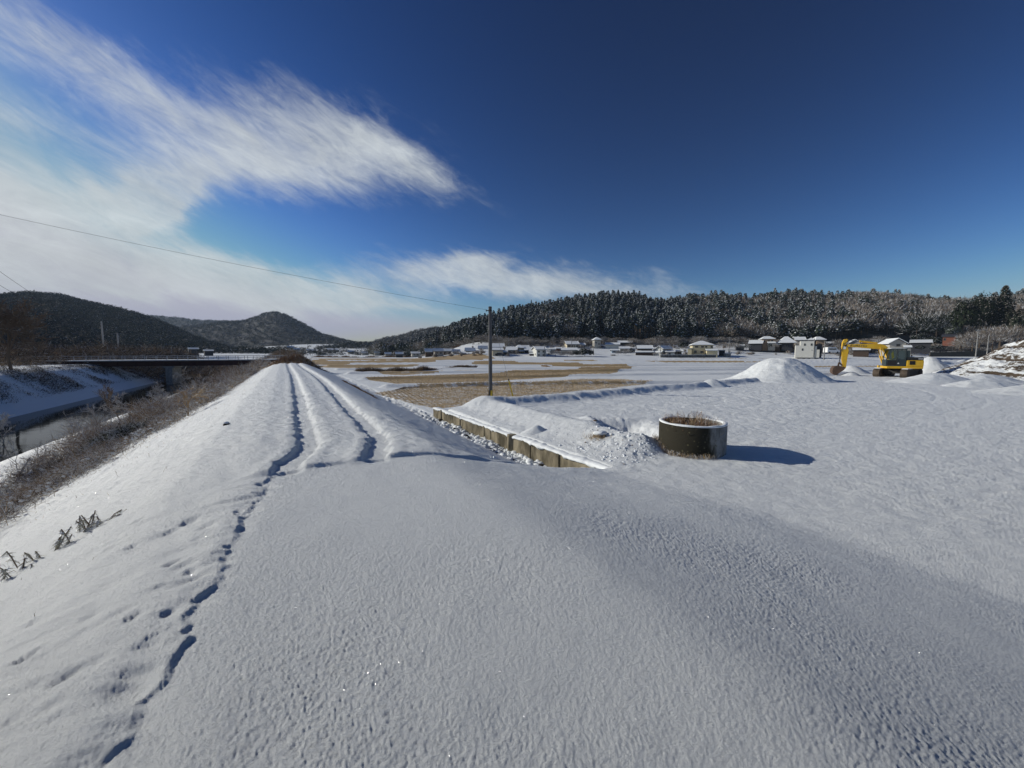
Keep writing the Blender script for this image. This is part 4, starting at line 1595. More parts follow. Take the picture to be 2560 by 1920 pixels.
for yy in (.10, 4.85):
    m = MB()
    k = 0
    while k * 1.55 < bl + 12:
        xx = -10 + k * 1.55
        m.box(xx - .04, xx + .04, yy - .04, yy + .04, .004, .80)
        k += 1
    m.box(-10, bl + 2, yy - .025, yy + .025, .74, .80)
    m.box(-10, bl + 2, yy - .02, yy + .02, .42, .46)
    m.build('railing', nmat('railing_grey', (.42, .42, .42), .6), br)
# pier
pp = at_d(427, 930, 71.0)
uu = (Vector((pp[0], pp[1], 0)) - Vector((BA[0], BA[1], 0))).dot(Vector((bv.x, bv.y, 0)).normalized())
m = MB()
m.prism([(uu - .9, -1.06), (uu + .9, -1.06), (uu + .9, -1.3), (uu + .5, -1.5), (uu + .5, -5.6), (uu - .5, -5.6), (uu - .5, -1.5), (uu - .9, -1.3)], .4, 4.5)
m.build('pier', conc2_m, br, bevel=.03)
for xx in (2.0, bl - 1):
    m = MB()
    m.box(xx - (3 if xx < 5 else 0), xx + (0 if xx < 5 else 5), .2, 4.8, -3.5, -.835)
    m.build('abutment', conc2_m, br)

# utility poles beyond the bridge
fp = []
for k, (px, y0, y1, D, lb, arm) in enumerate([(260, 878, 803, 120, 'tall slim pole beyond the bridge, the higher left one of the pair', False), (298, 888, 832, 112, 'shorter pole with a cross-arm beyond the bridge, right one of the pair', True)]):
    b0 = at_d(px, y0, D)
    t0 = at_d(px - 2, y1, D)
    e = empty('utility_pole', tuple(b0))
    tag(e, lb, 'utility pole', 'poles beyond the bridge')
    m = MB()
    m.tube([(0, 0, -3), (0, 0, t0[2] - b0[2])], .24, n=8, r2=.18)
    m.build('shaft', nmat('pale_pole', (.5, .48, .45), .8), e)
    m = MB()
    if arm:
        m.box(-1.0, 1.0, -.06, .06, t0[2] - b0[2] - .3, t0[2] - b0[2] - .12)
    else:
        m.box(-.5, .2, -.05, .05, t0[2] - b0[2] - .5, t0[2] - b0[2] - .4)
    m.build('cross_arm', metal_m, e)
    fp.append((b0, t0))
tp = fp[0][1]
cable('overhead_wire', 'upper thin wire at the left edge dropping to the far tall pole', tuple(tp), tuple(at_d(-260, 480, 30)), 3.0, .02, group='wires at the far left')
cable('overhead_wire', 'lower thin wire at the left edge dropping to the far tall pole', (tp[0], tp[1], tp[2] - .4), tuple(at_d(-260, 540, 30)), 3.2, .02, group='wires at the far left')

# ------------------------------------------------------------------ thin growth on the river banks
def brush_patch(name, label, s0, s1, tlo, thi, n, hmin, hmax, mats, probs, seed, dens=None, kind='stuff', lump=1.0, wscale=1.0, lean=0.5):
    rgx = np.random.default_rng(seed)
    s = s0 + (s1 - s0) * rgx.uniform(0, 1, n) ** 1.0
    lo = tlo(s)
    hi = thi(s)
    t = lo + (hi - lo) * rgx.uniform(0, 1, n)
    x, y = xy_of(s, t)
    dn = 0.5 + 0.5 * fbm(x * 0.45, y * 0.45, seed, 3)
    edge = np.minimum((t - lo), (hi - t)) / np.maximum((hi - lo), .1)
    k = rgx.uniform(size=n) < np.clip((dn - 0.22) * 2.2, 0.04, 1) * np.clip(edge * 6 + .25, 0, 1)
    s, t, x, y, dn = s[k], t[k], x[k], y[k], dn[k]
    z = H(x, y, False)
    n = len(s)
    hl = (hmin + (hmax - hmin) * np.clip(dn * 1.6 - 0.5, 0, 1) ** lump)
    base = np.stack([x, y, z + hl * rgx.uniform(0, .75, n)], 1)
    d = rgx.normal(size=(n, 3)) * np.array([.8, .8, .35]) + np.array([0, 0, lean])
    d /= np.linalg.norm(d, axis=1)[:, None]
    D = d * (hl * rgx.uniform(.3, .8, n))[:, None]
    dist = np.hypot(x, y)
    w = np.maximum(0.004, dist * 0.00055) * rgx.uniform(.6, 1.5, n) * wscale
    mi = rgx.choice(len(mats), n, p=probs)
    o = slivers(name, base, D, w, mats, mi, seed=seed)
    tag(o, label, 'brush', kind=kind)
    return o


BMATS = [twig_m, twig2_m, twig3_m, frostb_m, frost_m]
edge_t = lambda s: np.interp(s, [-5, 5, 9, 14.8, 19, 26, 45, 70, 85], [-4.9, -4.7, -4.6, -4.4, -3.7, -3.3, -2.9, -2.6, -2.2])
brush_patch('riverside_brush', 'tangled grey-brown frosted brush over the river side foot of the dike', 8.0, 86, lambda s: -10.6 - .9 * vnoise(s * .25, 0 * s, 3), edge_t, 190000, .22, 1.05, BMATS, [.17, .26, .05, .22, .30], 31)
brush_patch('bank_brush', 'tall frosted bushes and dead reeds crowding the dike foot near the bridge', 27, 84, lambda s: np.full(s.shape, -10.5), lambda s: np.full(s.shape, -2.9), 90000, .5, 2.3, BMATS, [.17, .24, .04, .25, .30], 32, lump=1.4)
brush_patch('dead_growth', 'dark dead growth in the shade at the foot of the slope by the sandbar', 4, 26, lambda s: np.full(s.shape, -9.8), lambda s: np.interp(s, [4, 10, 26], [-5.0, -4.9, -5.6]), 80000, .15, .75, BMATS, [.22, .05, .26, .22, .25], 33)
brush_patch('opposite_bank_brush', 'strips of dark dead weeds along the shaded opposite river bank', 30, 120, lambda s: np.full(s.shape, -29.5), lambda s: np.full(s.shape, -23.2), 60000, .06, .55, BMATS, [.2, .03, .57, .17, .03], 34)
brush_patch('field_edge_brush', 'brown leafless thicket on the flat land beyond the opposite bank', 60, 160, lambda s: np.full(s.shape, -62), lambda s: np.full(s.shape, -30), 90000, .5, 2.6, BMATS, [.40, .12, .33, .12, .03], 35)
brush_patch('leafless_thicket', 'wide brown leafless thicket on the flat land behind the bridge railing', 98, 165, lambda s: np.full(s.shape, -95), lambda s: np.full(s.shape, -14), 120000, 1.6, 4.6, BMATS, [.45, .12, .28, .12, .03], 37, lump=.8)
brush_patch('reed_belt', 'brown reed belt closing the far end of the river beyond the bridge', 98, 150, lambda s: np.full(s.shape, -40), lambda s: np.full(s.shape, 4), 70000, .8, 2.8, BMATS, [.42, .20, .20, .13, .05], 36)


# snow sitting on the brush
rgx = np.random.default_rng(170)
nb_ = 5200
s_b = 6 + 70 * rgx.uniform(0, 1, nb_) ** 1.3
t_b = edge_t(s_b) - .5 - rgx.uniform(0, 1, nb_) * (6.6 + 0 * s_b)
xb, yb_ = xy_of(s_b, t_b)
kb = fbm(xb * .6, yb_ * .6, 171, 3) > -.12
xb, yb_, s_b = xb[kb], yb_[kb], s_b[kb]
zb_ = H(xb, yb_, False) + rgx.uniform(.0, .42, len(xb))
clods('brush_snow', 'snow lumps caught on the frosted brush of the river bank', 'snow lumps', np.stack([xb, yb_, zb_], 1), rgx.uniform(.012, .04, len(xb)) * (.7 + s_b / 30), [frost_m], np.zeros(len(xb), int))
for (px_, py_, hh_, sd_, lb_) in [(330, 1040, 3.2, 181, 'frosted spreading shrub on the sandbar below the bridge'), (215, 1120, 2.2, 182, 'low frosted shrub left of the tall frosted one by the water'), (395, 1060, 2.6, 183, 'twiggy frosted bush in the brush right of the sandbar'), (470, 1040, 2.2, 184, 'pale tan frosted bush high in the brush'), (8, 1130, 3.2, 185, 'frosted branching shrub cut by the left edge')]:
    g = ground_at(px_, py_)
    naked_tree('riverside_shrub', lb_, 'shrub', tuple(g), hh_, .9, 4, .04, sd_, frostb_m if sd_ != 184 else twig2_m, frost=.75, nb=(3, 4), minr=.011, upb=.12)


def px_strip(name, label, pts, n, hh, depth_, mats, probs, seed, cat='dry grass', z=0.0):
    """dead grass along a line in the fields; pts are photo pixels of its foot"""
    rgx = np.random.default_rng(seed)
    W = np.array([at_z(x, y, z)[:2] for x, y in pts])
    seg = np.linalg.norm(np.diff(W, axis=0), axis=1)
    cum = np.concatenate([[0], np.cumsum(seg)])
    u = rgx.uniform(0, cum[-1], n)
    x = np.interp(u, cum, W[:, 0])
    y = np.interp(u, cum, W[:, 1]) + rgx.normal(0, depth_, n)
    lump_ = np.clip(0.55 + 0.6 * fbm(u * 0.5, u * 0, seed, 3), .1, 1.2)
    k = rgx.uniform(size=n) < lump_
    x, y, lump_ = x[k], y[k], lump_[k]
    n = len(x)
    zz = H(x, y, False)
    D = np.stack([rgx.normal(0, .25, n) * hh, rgx.normal(0, .2, n) * hh, rgx.uniform(.35, 1, n) * hh * lump_], 1)
    w = np.maximum(.006, y * .0007) * rgx.uniform(.7, 1.4, n)
    o = slivers(name, np.stack([x, y, zz - .02], 1), D, w, mats, rgx.choice(len(mats), n, p=probs), seed=seed)
    tag(o, label, cat, kind='stuff')
    return o


px_strip('dry_grass_strip', 'dark brown dry grass line across the fields left of the pole', [(892, 931), (960, 929), (1040, 927), (1120, 923), (1190, 919)], 9000, 1.0, .5, [rust_m, twig_m, twig3_m, straw_m], [.2, .45, .25, .1], 41)
for k_, (a_, b_, yy_, n_, h_) in enumerate([(1500, 2000, 893.5, 5000, .35), (1700, 2330, 899, 6000, .28), (1250, 1900, 889.5, 5000, .4), (2000, 2400, 890.5, 4000, .35), (1900, 2330, 909, 4500, .22)]):
    px_strip('bund_grass', ['thin dark grass line on a field bank left of the white block house', 'thin grass line on a field bank running behind the cone heap', 'thin dark grass line on the field bank below the village', 'thin grass line on the field bank below the white van', 'thin grass line on a field bank behind the excavator arm'][k_], [(a_, yy_), (b_, yy_ + 1)], n_, h_, .3, [twig_m, straw_m, frostb_m], [.4, .3, .3], 160 + k_)
px_strip('far_dry_grass', 'low brown grass edge along the far side of the fields', [(780, 893), (900, 894), (1000, 893), (1150, 892)], 9000, 1.3, 1.5, [rust_m, twig_m, twig2_m], [.3, .5, .2], 42)
px_strip('straw_bank', 'orange brown straw heap lying in the snowy field right of the pole', [(1303, 914), (1330, 914.5), (1382, 918)], 7000, .55, .35, [straw_m, nmat('straw_orange', (.36, .19, .06), .9), twig_m], [.4, .45, .15], 43, cat='straw')
px_strip('slope_grass', 'rusty dry grass on the shaded shoulder of the dike', [(856, 940), (880, 952), (915, 967), (950, 985)], 5000, .16, .12, [rust_m, twig_m, straw_m], [.55, .3, .15], 44, z=1.0)
px_strip('ditch_weeds', 'thin dark weeds beside the narrow field ditch', [(985, 976), (1010, 971), (1060, 968), (1150, 962)], 2500, .25, .25, [twig_m, straw_m, twig3_m], [.4, .3, .3], 45)
# rusty grass hump at the far end of the path
g = at_z(766, 908, .9)
rgx = np.random.default_rng(46)
nq = 6000
hx = rgx.normal(0, 1.5, nq)
hy = rgx.normal(0, 1.8, nq)
hh = np.exp(-(hx ** 2 + hy ** 2) / 6) * 1.35
gx_, gy_ = -30.2, 53.8
o = slivers('grass_hump', np.stack([gx_ + hx, gy_ + hy, H(gx_ + hx, gy_ + hy, False)], 1), np.stack([rgx.normal(0, .25, nq), rgx.normal(0, .25, nq), hh * rgx.uniform(.5, 1, nq)], 1), rgx.uniform(.03, .06, nq), [rust_m, twig_m, straw_m, frost_m], rgx.choice(4, nq, p=[.5, .2, .22, .08]), seed=46)
tag(o, 'rust brown dry grass hump at the far end of the dike path', 'dry grass', kind='stuff')

# rice stubble rows
rgx = np.random.default_rng(50)


def stubble(name, key, label, sr, sc, hh, seed, nb=4):
    pl = np.array(STUB[key])
    x0, x1, y0, y1 = pl[:, 0].min(), pl[:, 0].max(), pl[:, 1].min(), pl[:, 1].max()
    # rows run parallel to the field edges
    c, q = math.cos(R(24)), math.sin(R(24))
    U = np.arange(-120, 160, sr)
    W = np.arange(-60, 200, sc)
    UU, WW = np.meshgrid(U, W)
    x = (UU * c - WW * q).ravel()
    y = (UU * q + WW * c).ravel()
    k = (x > x0) & (x < x1) & (y > y0) & (y < y1)
    x, y = x[k], y[k]
    k = in_poly(x, y, STUB[key])
    x, y = x[k], y[k]
    x = np.repeat(x, nb)
    y = np.repeat(y, nb)
    n = len(x)
    x = x + rgx.normal(0, .04, n)
    y = y + rgx.normal(0, .04, n)
    z = H(x, y)
    D = np.stack([rgx.normal(0, .035, n), rgx.normal(0, .035, n), rgx.uniform(.5, 1.1, n) * hh], 1)
    w = np.maximum(.012, y * .0006) * rgx.uniform(.8, 1.4, n)
    o = slivers(name, np.stack([x, y, z - .02], 1), D, w, [straw_m, straw2_m, twig_m, frost_m], rgx.choice(4, n, p=[.42, .33, .15, .10]), seed=seed)
    tag(o, label, 'stubble', kind='stuff')


stubble('rice_stubble', 'near', 'rows of pale rice stubble poking through snow in the nearest field', .30, .17, .13, 51, 5)
stubble('rice_stubble', 'mid', 'tan rice stubble carpet of the middle field behind the pole', .34, .30, .13, 52, 3)
stubble('rice_stubble', 'd', 'tan rice stubble strip beyond the middle field', .6, .5, .14, 53, 3)

# ------------------------------------------------------------------ bare bushes and trees on the river side
g = ground_at(262, 1105)
naked_tree('riverside_shrub', 'frosted leafless shrub rising from the brush in front of the river', 'shrub', tuple(g), 3.6, .75, 4, .05, 61, frostb_m, frost=.45, nb=(3, 4), minr=.010, upb=.12)
g = ground_at(300, 1050)
naked_tree('riverside_shrub', 'darker twiggy shrub just right of the frosted leafless shrub by the river', 'shrub', tuple(g), 3.8, .5, 4, .05, 62, twig_m, frost=.4, nb=(3, 4), minr=.012, upb=.35)
g = ground_at(30, 1215)
naked_tree('bare_sapling', 'thin frosted sapling in the dark brush at the left edge', 'sapling', tuple(g), 3.0, .6, 4, .03, 63, frostb_m, frost=.6, nb=(2, 3), minr=.007, upb=.3)
g = ground_at(28, 925)
naked_tree('bare_tree', 'dark leafless tree on the opposite bank at the left edge', 'tree', (g[0], g[1], g[2]), 11.5, .85, 5, .17, 64, twig_m, frost=.12, nb=(4, 5), minr=.022, upb=.15)
g = at_d(-60, 925, 48)
naked_tree('bare_tree', 'second dark leafless tree partly cut by the left edge', 'tree', (g[0], g[1], hz(g[0], g[1])), 10.5, .85, 5, .16, 65, twig_m, frost=.12, nb=(3, 5), minr=.022, upb=.15)
for k, (px, py, hgt_, lb) in enumerate([(405, 1000, 3.0, 'frosted bush in front of the bridge pier'), (455, 975, 3.6, 'arching snow-laden bush right of the bridge pier'), (520, 985, 2.8, 'brown twiggy bush between the pier and the dike'), (585, 945, 2.9, 'upright bare bush close under the bridge girder'), (630, 925, 2.2, 'frosted bush at the top of the bank beside the bridge end')]):
    g = ground_at(px, py)
    naked_tree('riverside_bush', lb, 'bush', tuple(g), hgt_, 1.0, 4, .05, 70 + k, [frostb_m, frostb_m, twig_m, twig_m, frostb_m][k], frost=.6, nb=(4, 5), minr=.018, upb=.1, group='bushes near the bridge')
# snow-loaded dark clump on the bank flat
g = ground_at(285, 1120)
rgx = np.random.default_rng(80)
nq = 9000
ux = rgx.normal(0, 1.0, nq)
uy = rgx.normal(0, .9, nq)
hh = 1.0 * np.exp(-(ux ** 2 + uy ** 2) / 2.0)
o = slivers('bramble_clump', np.stack([g[0] + ux, g[1] + uy, H(g[0] + ux, g[1] + uy, False) + hh * rgx.uniform(.2, .9, nq)], 1), rgx.normal(size=(nq, 3)) * .16, rgx.uniform(.01, .03, nq), [leaf_m, twig3_m, frost_m], rgx.choice(3, nq, p=[.3, .35, .35]), seed=80)
tag(o, 'dark bramble clump loaded with snow under the frosted shrub', 'bramble', kind='stuff')


leafg_m = nmat('leaf_grey_green', (.50, .47, .36), .85, spec=.1)


def weed(px, py, h, seed, label, tilt=(0, 0)):
    g = ground_at(px, py)
    rgx = np.random.default_rng(seed)
    e = empty('mugwort_weed', tuple(g))
    tag(e, label, 'weed', 'leafy weeds on the slope at the left edge')
    st_ = MB()
    P0, D, W, M_ = [], [], [], []
    for j in range(int(rgx.integers(3, 6))):
        a = rgx.uniform(0, 6.28)
        base = Vector((rgx.normal(0, .05), rgx.normal(0, .05), -.03))
        tip = base + Vector((math.cos(a) * .10 + tilt[0], math.sin(a) * .10 + tilt[1], h * rgx.uniform(.6, 1.0)))
        st_.tube([base, base.lerp(tip, .5) + Vector((0, 0, .02)), tip], .005, n=4)
        for q_ in range(34):
            u_ = rgx.uniform(.12, 1.0)
            P0.append(base.lerp(tip, u_))
            D.append((rgx.normal(0, .03), rgx.normal(0, .03), -rgx.uniform(.0, .05)))
            W.append(rgx.uniform(.005, .012))
            M_.append(0 if rgx.uniform() < .6 else 1)
    st_.build('stem', twig_m, e)
    slivers('leaves', np.array(P0), np.array(D), np.array(W), [leafg_m, frost_m], np.array(M_), seed=seed, parent=e)


weed(218, 1322, .24, 91, 'leafy green-grey weed on the slope, the one furthest from the left edge')
weed(238, 1318, .17, 92, 'thin single weed stem close beside the furthest leafy weed')
weed(160, 1366, .26, 93, 'dense leafy weed pair in the middle of the row on the slope', (.02, 0))
weed(92, 1400, .22, 94, 'drooping leafy weed second from the left edge of the row')
weed(50, 1432, .19, 95, 'low broad leafy weed at the left end of the row')
weed(270, 1300, .14, 96, 'bent leafy twig lying over the snow right of the weeds', (.14, .02))
g = ground_at(567, 1062)
e = empty('earth_clod', tuple(g))
tag(e, 'single dark clod lying on the snowy river side slope', 'clod')
V, F = BL[2]
mesh_np('clod', V * np.array([.075, .06, .07]) + np.array([0, 0, .0]), F, [twig3_m], smooth=False, parent=e)
mesh_np('snow_cap', V * np.array([.06, .05, .035]) + np.array([-.015, 0, .05]), F, [snow_m], smooth=True, parent=e)
# scattered grass tips in the snow slope
rgx = np.random.default_rng(97)
nq = 3500
s = rgx.uniform(2, 60, nq)
t = -1.2 - rgx.uniform(0, 1, nq) ** .7 * 3.4
x, y = xy_of(s, t)
k = rgx.uniform(size=nq) < np.clip(.15 + .25 * (-t - 1.2) / 3.4 + .7 * fbm(x * .8, y * .8, 98, 3), 0, 1)
x, y = x[k], y[k]
nq = len(x)
o = slivers('grass_tips', np.stack([x, y, H(x, y) - .01], 1), np.stack([rgx.normal(0, .03, nq), rgx.normal(0, .03, nq), rgx.uniform(.02, .09, nq)], 1), np.maximum(.004, np.hypot(x, y) * .0005), [twig_m, straw_m, frostb_m], rgx.integers(0, 3, nq), seed=99)
tag(o, 'sparse dry grass tips sticking out of the sunlit snow slope', 'grass tips', kind='stuff')
# ------------------------------------------------------------------ excavator
ex_y = nmat('machine_yellow', (.80, .48, .03), .45, spec=.4, var=.18, scale=1.2)
ex_g = nmat('cab_dark_green', (.030, .045, .045), .4, spec=.5)
ex_k = nmat('machine_black', (.02, .02, .02), .6)
ex_t = nmat('track_steel', (.13, .10, .075), .7, metal=.3, var=.5, scale=3, bump=.3)
ex_b = nmat('bucket_steel', (.15, .095, .065), .7, metal=.2, var=.4, scale=2)
glass_m = nmat('cab_glass', (.05, .08, .08), .05, spec=.8)
seat_m = nmat('cab_inside_green', (.32, .33, .07), .6)
white_m = nmat('white_paint', (.75, .75, .74), .5)
EX = empty('excavator', (37.8, 37.7, .57))
tag(EX, 'yellow excavator with dark green cab, arm folded down and bucket resting on the snow', 'excavator')
fw = math.atan2(.455, -.89)      # the way the boom points
ta = math.atan2(math.cos(R(63.4)), math.sin(R(63.4)))   # the way the tracks point
MU = Matrix.Rotation(fw, 4, 'Z')
MT = Matrix.Rotation(ta, 4, 'Z')


def expart(mb, name, mats, M, parent=EX, bevel=.015, smooth=False):
    o = mb.build(name, mats, parent, bevel=bevel, smooth=smooth)
    if parent is EX:
        o.matrix_local = M
    return o


def track(yc):
    # outline of the belt
    L_, h_, w_ = 3.55, .80, .50
    r_ = h_ / 2
    pts = []
    a_n = 10
    for i in range(a_n + 1):
        a = -math.pi / 2 + math.pi * i / a_n
        pts.append((L_ / 2 - r_ + math.cos(a) * r_, r_ + math.sin(a) * r_))
    for i in range(a_n + 1):
        a = math.pi / 2 + math.pi * i / a_n
        pts.append((-L_ / 2 + r_ + math.cos(a) * r_, r_ + math.sin(a) * r_))
    m = MB()
    m.prism([(x * .97, .03 + z * .93) for x, z in pts], yc - w_ / 2 + .08, yc + w_ / 2 - .08)
    inner = expart(m, 'track_frame', ex_k, MT)
    # shoes
    P_ = pts + [pts[0]]
    seg = []
    for i in range(len(P_) - 1):
        a, b = Vector((P_[i][0], 0, P_[i][1])), Vector((P_[i + 1][0], 0, P_[i + 1][1]))
        n_ = max(1, int((b - a).length / .155 + .5))
        for k in range(n_):
            seg.append((a.lerp(b, k / n_), a.lerp(b, (k + 1) / n_)))
    m = MB()
    for a, b in seg:
        d = (b - a)
        l_ = d.length
        an = math.atan2(d.z, d.x)
        M_ = Matrix.Translation((a + b) / 2 + Vector((0, yc, 0))) @ Matrix.Rotation(-an, 4, 'Y')
        m.box(-l_ / 2 + .008, l_ / 2 - .008, -w_ / 2, w_ / 2, -.02, .02, M_)
        m.box(-.012, .012, -w_ / 2, w_ / 2, -.045, -.0205, M_)
    tr_ = expart(m, 'track', ex_t, MT, bevel=0)
    m = MB()
    for x_, r2_ in [(-L_ / 2 + r_, .30), (L_ / 2 - r_, .30)] + [(-1.0 + k * .5, .12) for k in range(5)]:
        zz = r_ if r2_ > .2 else .17
        m.tube([(x_, yc - w_ / 2 + .02, zz), (x_, yc + w_ / 2 - .02, zz)], r2_, n=16)
    expart(m, 'rollers', ex_t, MT, bevel=0)
    m = MB()
    m.box(-L_ / 2 + .25, L_ / 2 - .3, yc - w_ / 2 + .02, yc + w_ / 2 - .02, h_ + .03, h_ + .10)
    expart(m, 'track_snow', snow_m, MT, bevel=.04)


track(1.0)
track(-1.0)
m = MB()
m.box(-.75, .75, -.8, .8, .38, .70)
m.tube([(0, 0, .70), (0, 0, .86)], .62, n=24)
expart(m, 'undercarriage', ex_k, MT)
# upper structure, x forwards, y to the operator's left
m = MB()
m.box(-1.38, 1.20, -1.22, 1.22, .87, 1.10)
expart(m, 'platform', ex_y, MU, bevel=.04)
m = MB()
prof = [(-.20, 1.103), (-.20, 1.62), (-1.62, 1.62), (-1.72, 1.35), (-1.66, 1.0), (-1.45, .90), (-1.3, 1.103)]
m.prism([(-.20, 1.103), (-.20, 1.66), (-1.40, 1.66), (-1.40, 1.103)], -1.22, 1.22)
body = expart(m, 'engine_housing', ex_y, MU, bevel=.05)
m = MB()
cs = []
for i in range(13):
    a = math.pi / 2 + math.pi * i / 12
    cs.append((-1.22 + .40 * math.cos(a), 1.20 * math.sin(a)))
vs = [(x_, y_, .93) for x_, y_ in cs] + [(x_, y_, 1.68) for x_, y_ in cs]
n_ = len(cs)
m.add(vs, [tuple(range(n_)), tuple(range(2 * n_ - 1, n_ - 1, -1))] + [(i, i + n_, (i + 1) % n_ + n_, (i + 1) % n_) for i in range(n_)])
expart(m, 'counterweight', ex_y, MU, bevel=.04)
m = MB()
vs = [(x_ * 1.0, y_ * .98, 1.684) for x_, y_ in cs] + [(x_, y_ * .98, 1.95) for x_, y_ in cs]
vs = [(-.22, 1.19, 1.684)] + vs[:n_] + [(-.22, -1.19, 1.684)] + [(-.22, 1.19, 1.95)] + vs[n_:] + [(-.22, -1.19, 1.95)]
k_ = n_ + 2
m.add(vs, [tuple(range(k_)), tuple(range(2 * k_ - 1, k_ - 1, -1))] + [(i, i + k_, (i + 1) % k_ + k_, (i + 1) % k_) for i in range(k_)])
expart(m, 'engine_hood', ex_k, MU, bevel=.04)
m = MB()
m.add([(v[0] * .97 - .02, v[1] * .95, v[2] + .012) for v in vs[k_:]] + [(v[0] * .95 - .03, v[1] * .92, v[2] + .075) for v in vs[k_:]],
      [tuple(range(k_)), tuple(range(2 * k_ - 1, k_ - 1, -1))] + [(i, i + k_, (i + 1) % k_ + k_, (i + 1) % k_) for i in range(k_)])
expart(m, 'hood_snow', snow_m, MU, bevel=.03)
m = MB()
for k in range(7):
    m.box(-.78, -.42, 1.221, 1.24, 1.27 + k * .047, 1.295 + k * .047)
m.box(-.80, -.40, 1.216, 1.223, 1.25, 1.62)
expart(m, 'vent_grille', ex_k, MU, bevel=0)
m = MB()
m.box(-1.35, -1.0, 1.172, 1.185, 1.78, 1.84)
expart(m, 'marking_plate', white_m, MU, bevel=0)
m = MB()
m.tube([(-.75, .5, 1.95), (-.75, .5, 2.18)], .05, n=10)
expart(m, 'exhaust', ex_k, MU, bevel=0)
m = MB()
for sx in (-.3, -1.1):
    m.tube([(sx, -1.05, 1.95), (sx, -1.05, 2.25)], .016, n=6)
m.tube([(-.3, -1.05, 2.25), (-1.1, -1.05, 2.25)], .016, n=6)
expart(m, 'handrail', ex_k, MU, bevel=0)
# cab (left side)
CX0, CX1, CY0, CY1, CZ0, CZ1 = -.17, 1.28, .22, 1.20, 1.105, 2.78
cab = MB()
# lower body
cab.prism([(CX0, CZ0), (CX1, CZ0), (CX1, 1.72), (CX0, 1.72)], CY0, CY1)
# roof
cab.prism([(CX0 - .03, 2.66), (CX1 - .16, 2.66), (CX1 - .24, CZ1), (CX0 - .02, CZ1)], CY0 - .02, CY1 + .02)
for (xa, xb, ya, yb) in [(CX0, CX0 + .10, CY0, CY0 + .07), (CX0, CX0 + .10, CY1 - .07, CY1), (.47, .56, CY1 - .06, CY1), (.47, .56, CY0, CY0 + .06)]:
    cab.box(xa, xb, ya, yb, 1.722, 2.658)
for yy in (CY0, CY1 - .06):
    cab.add([(CX1 - .08, yy, 1.722), (CX1, yy, 1.722), (CX1, yy + .06, 1.722), (CX1 - .08, yy + .06, 1.722), (CX1 - .25, yy, 2.658), (CX1 - .17, yy, 2.658), (CX1 - .17, yy + .06, 2.658), (CX1 - .25, yy + .06, 2.658)],
            [(0, 3, 2, 1), (4, 5, 6, 7), (0, 1, 5, 4), (1, 2, 6, 5), (2, 3, 7, 6), (3, 0, 4, 7)])
cabo = expart(cab, 'cab', ex_g, MU, bevel=.018)
m = MB()
m.box(.57, CX1 - .20, CY1 - .035, CY1 - .02, 1.74, 2.64)
m.build('door_window', glass_m, cabo)
m = MB()
m.box(CX0 + .12, .46, CY1 - .035, CY1 - .02, 1.74, 2.64)
m.build('side_window', glass_m, cabo)
m = MB()
m.box(.40, .57, CY0 + .3, CY1 - .28, 1.5, 2.30)
m.box(.55, .92, CY0 + .3, CY1 - .28, 1.45, 1.80)
m.build('seat', seat_m, cabo, bevel=.04)
m = MB()
m.add([(.70, CY1 - .015, 1.95), (.86, CY1 - .015, 1.75), (.93, CY1 - .015, 2.35), (.80, CY1 - .015, 2.55)], [(0, 1, 2, 3), (3, 2, 1, 0)])
m.build('door_sticker', seat_m, cabo)
m = MB()
m.box(.55, 1.16, CY1 + .002, CY1 + .012, 1.22, 1.62)
m.build('door_panel', ex_k, cabo, bevel=.004)
m = MB()
m.tube([(.38, CY1 + .003, 1.38), (.38, CY1 + .015, 1.38)], .06, n=12)
m.build('round_sticker', white_m, cabo)
m = MB()
m.tube([(.52, CY1 + .03, 1.45), (.52, CY1 + .03, 1.95)], .014, n=6)
m.build('door_handle', ex_k, cabo)
m = MB()
m.prism([(CX0, CZ1 + .003), (CX1 - .28, CZ1 + .003), (CX1 - .34, CZ1 + .05), (CX0 + .04, CZ1 + .05)], CY0 + .03, CY1 - .03)
m.build('roof_snow', snow_m, cabo, bevel=.015)
m = MB()
m.box(CX0 - .24, CX0 - .02, CY0 + .1, CY1 - .02, 1.95, 2.60)
m.build('rear_guard', ex_g, cabo, bevel=.02)


def curved(mb, top, bot, y0, y1):
    """box beam between an upper and a lower polyline of the same length"""
    n = len(top)
    vs = []
    for (a, b) in zip(top, bot):
        vs += [(a[0], y0, a[1]), (a[0], y1, a[1]), (b[0], y1, b[1]), (b[0], y0, b[1])]
    fs = [(0, 1, 2, 3), (4 * n - 1, 4 * n - 2, 4 * n - 3, 4 * n - 4)]
    for i in range(n - 1):
        for k in range(4):
            fs.append((4 * i + k, 4 * (i + 1) + k, 4 * (i + 1) + (k + 1) % 4, 4 * i + (k + 1) % 4))
    mb.add(vs, fs)
    return mb


# boom
YB = (-.18, .18)
top = [(.30, 1.50), (.45, 2.10), (.75, 2.75), (1.10, 3.12), (1.45, 3.26), (1.95, 3.26), (2.6, 3.25), (3.3, 3.24), (3.95, 3.20), (4.12, 3.10)]
bot = [(.72, 1.45), (.92, 1.95), (1.12, 2.45), (1.30, 2.66), (1.55, 2.74), (1.95, 2.76), (2.6, 2.84), (3.3, 2.92), (3.95, 2.97), (4.10, 3.02)]
m = curved(MB(), top, bot, *YB)
boom = expart(m, 'boom', ex_y, MU, bevel=.02)
tx = bpy.data.curves.new('lettering', 'FONT')
tx.body = 'KOMATSU'
tx.size = .26
tx.extrude = .002
tx.space_character = 1.1
tmp = bpy.data.objects.new('lettering', tx)
COL.objects.link(tmp)
bpy.context.view_layer.update()
me_t = bpy.data.meshes.new_from_object(tmp.evaluated_get(bpy.context.evaluated_depsgraph_get()))
bpy.data.objects.remove(tmp)
me_t.materials.clear()
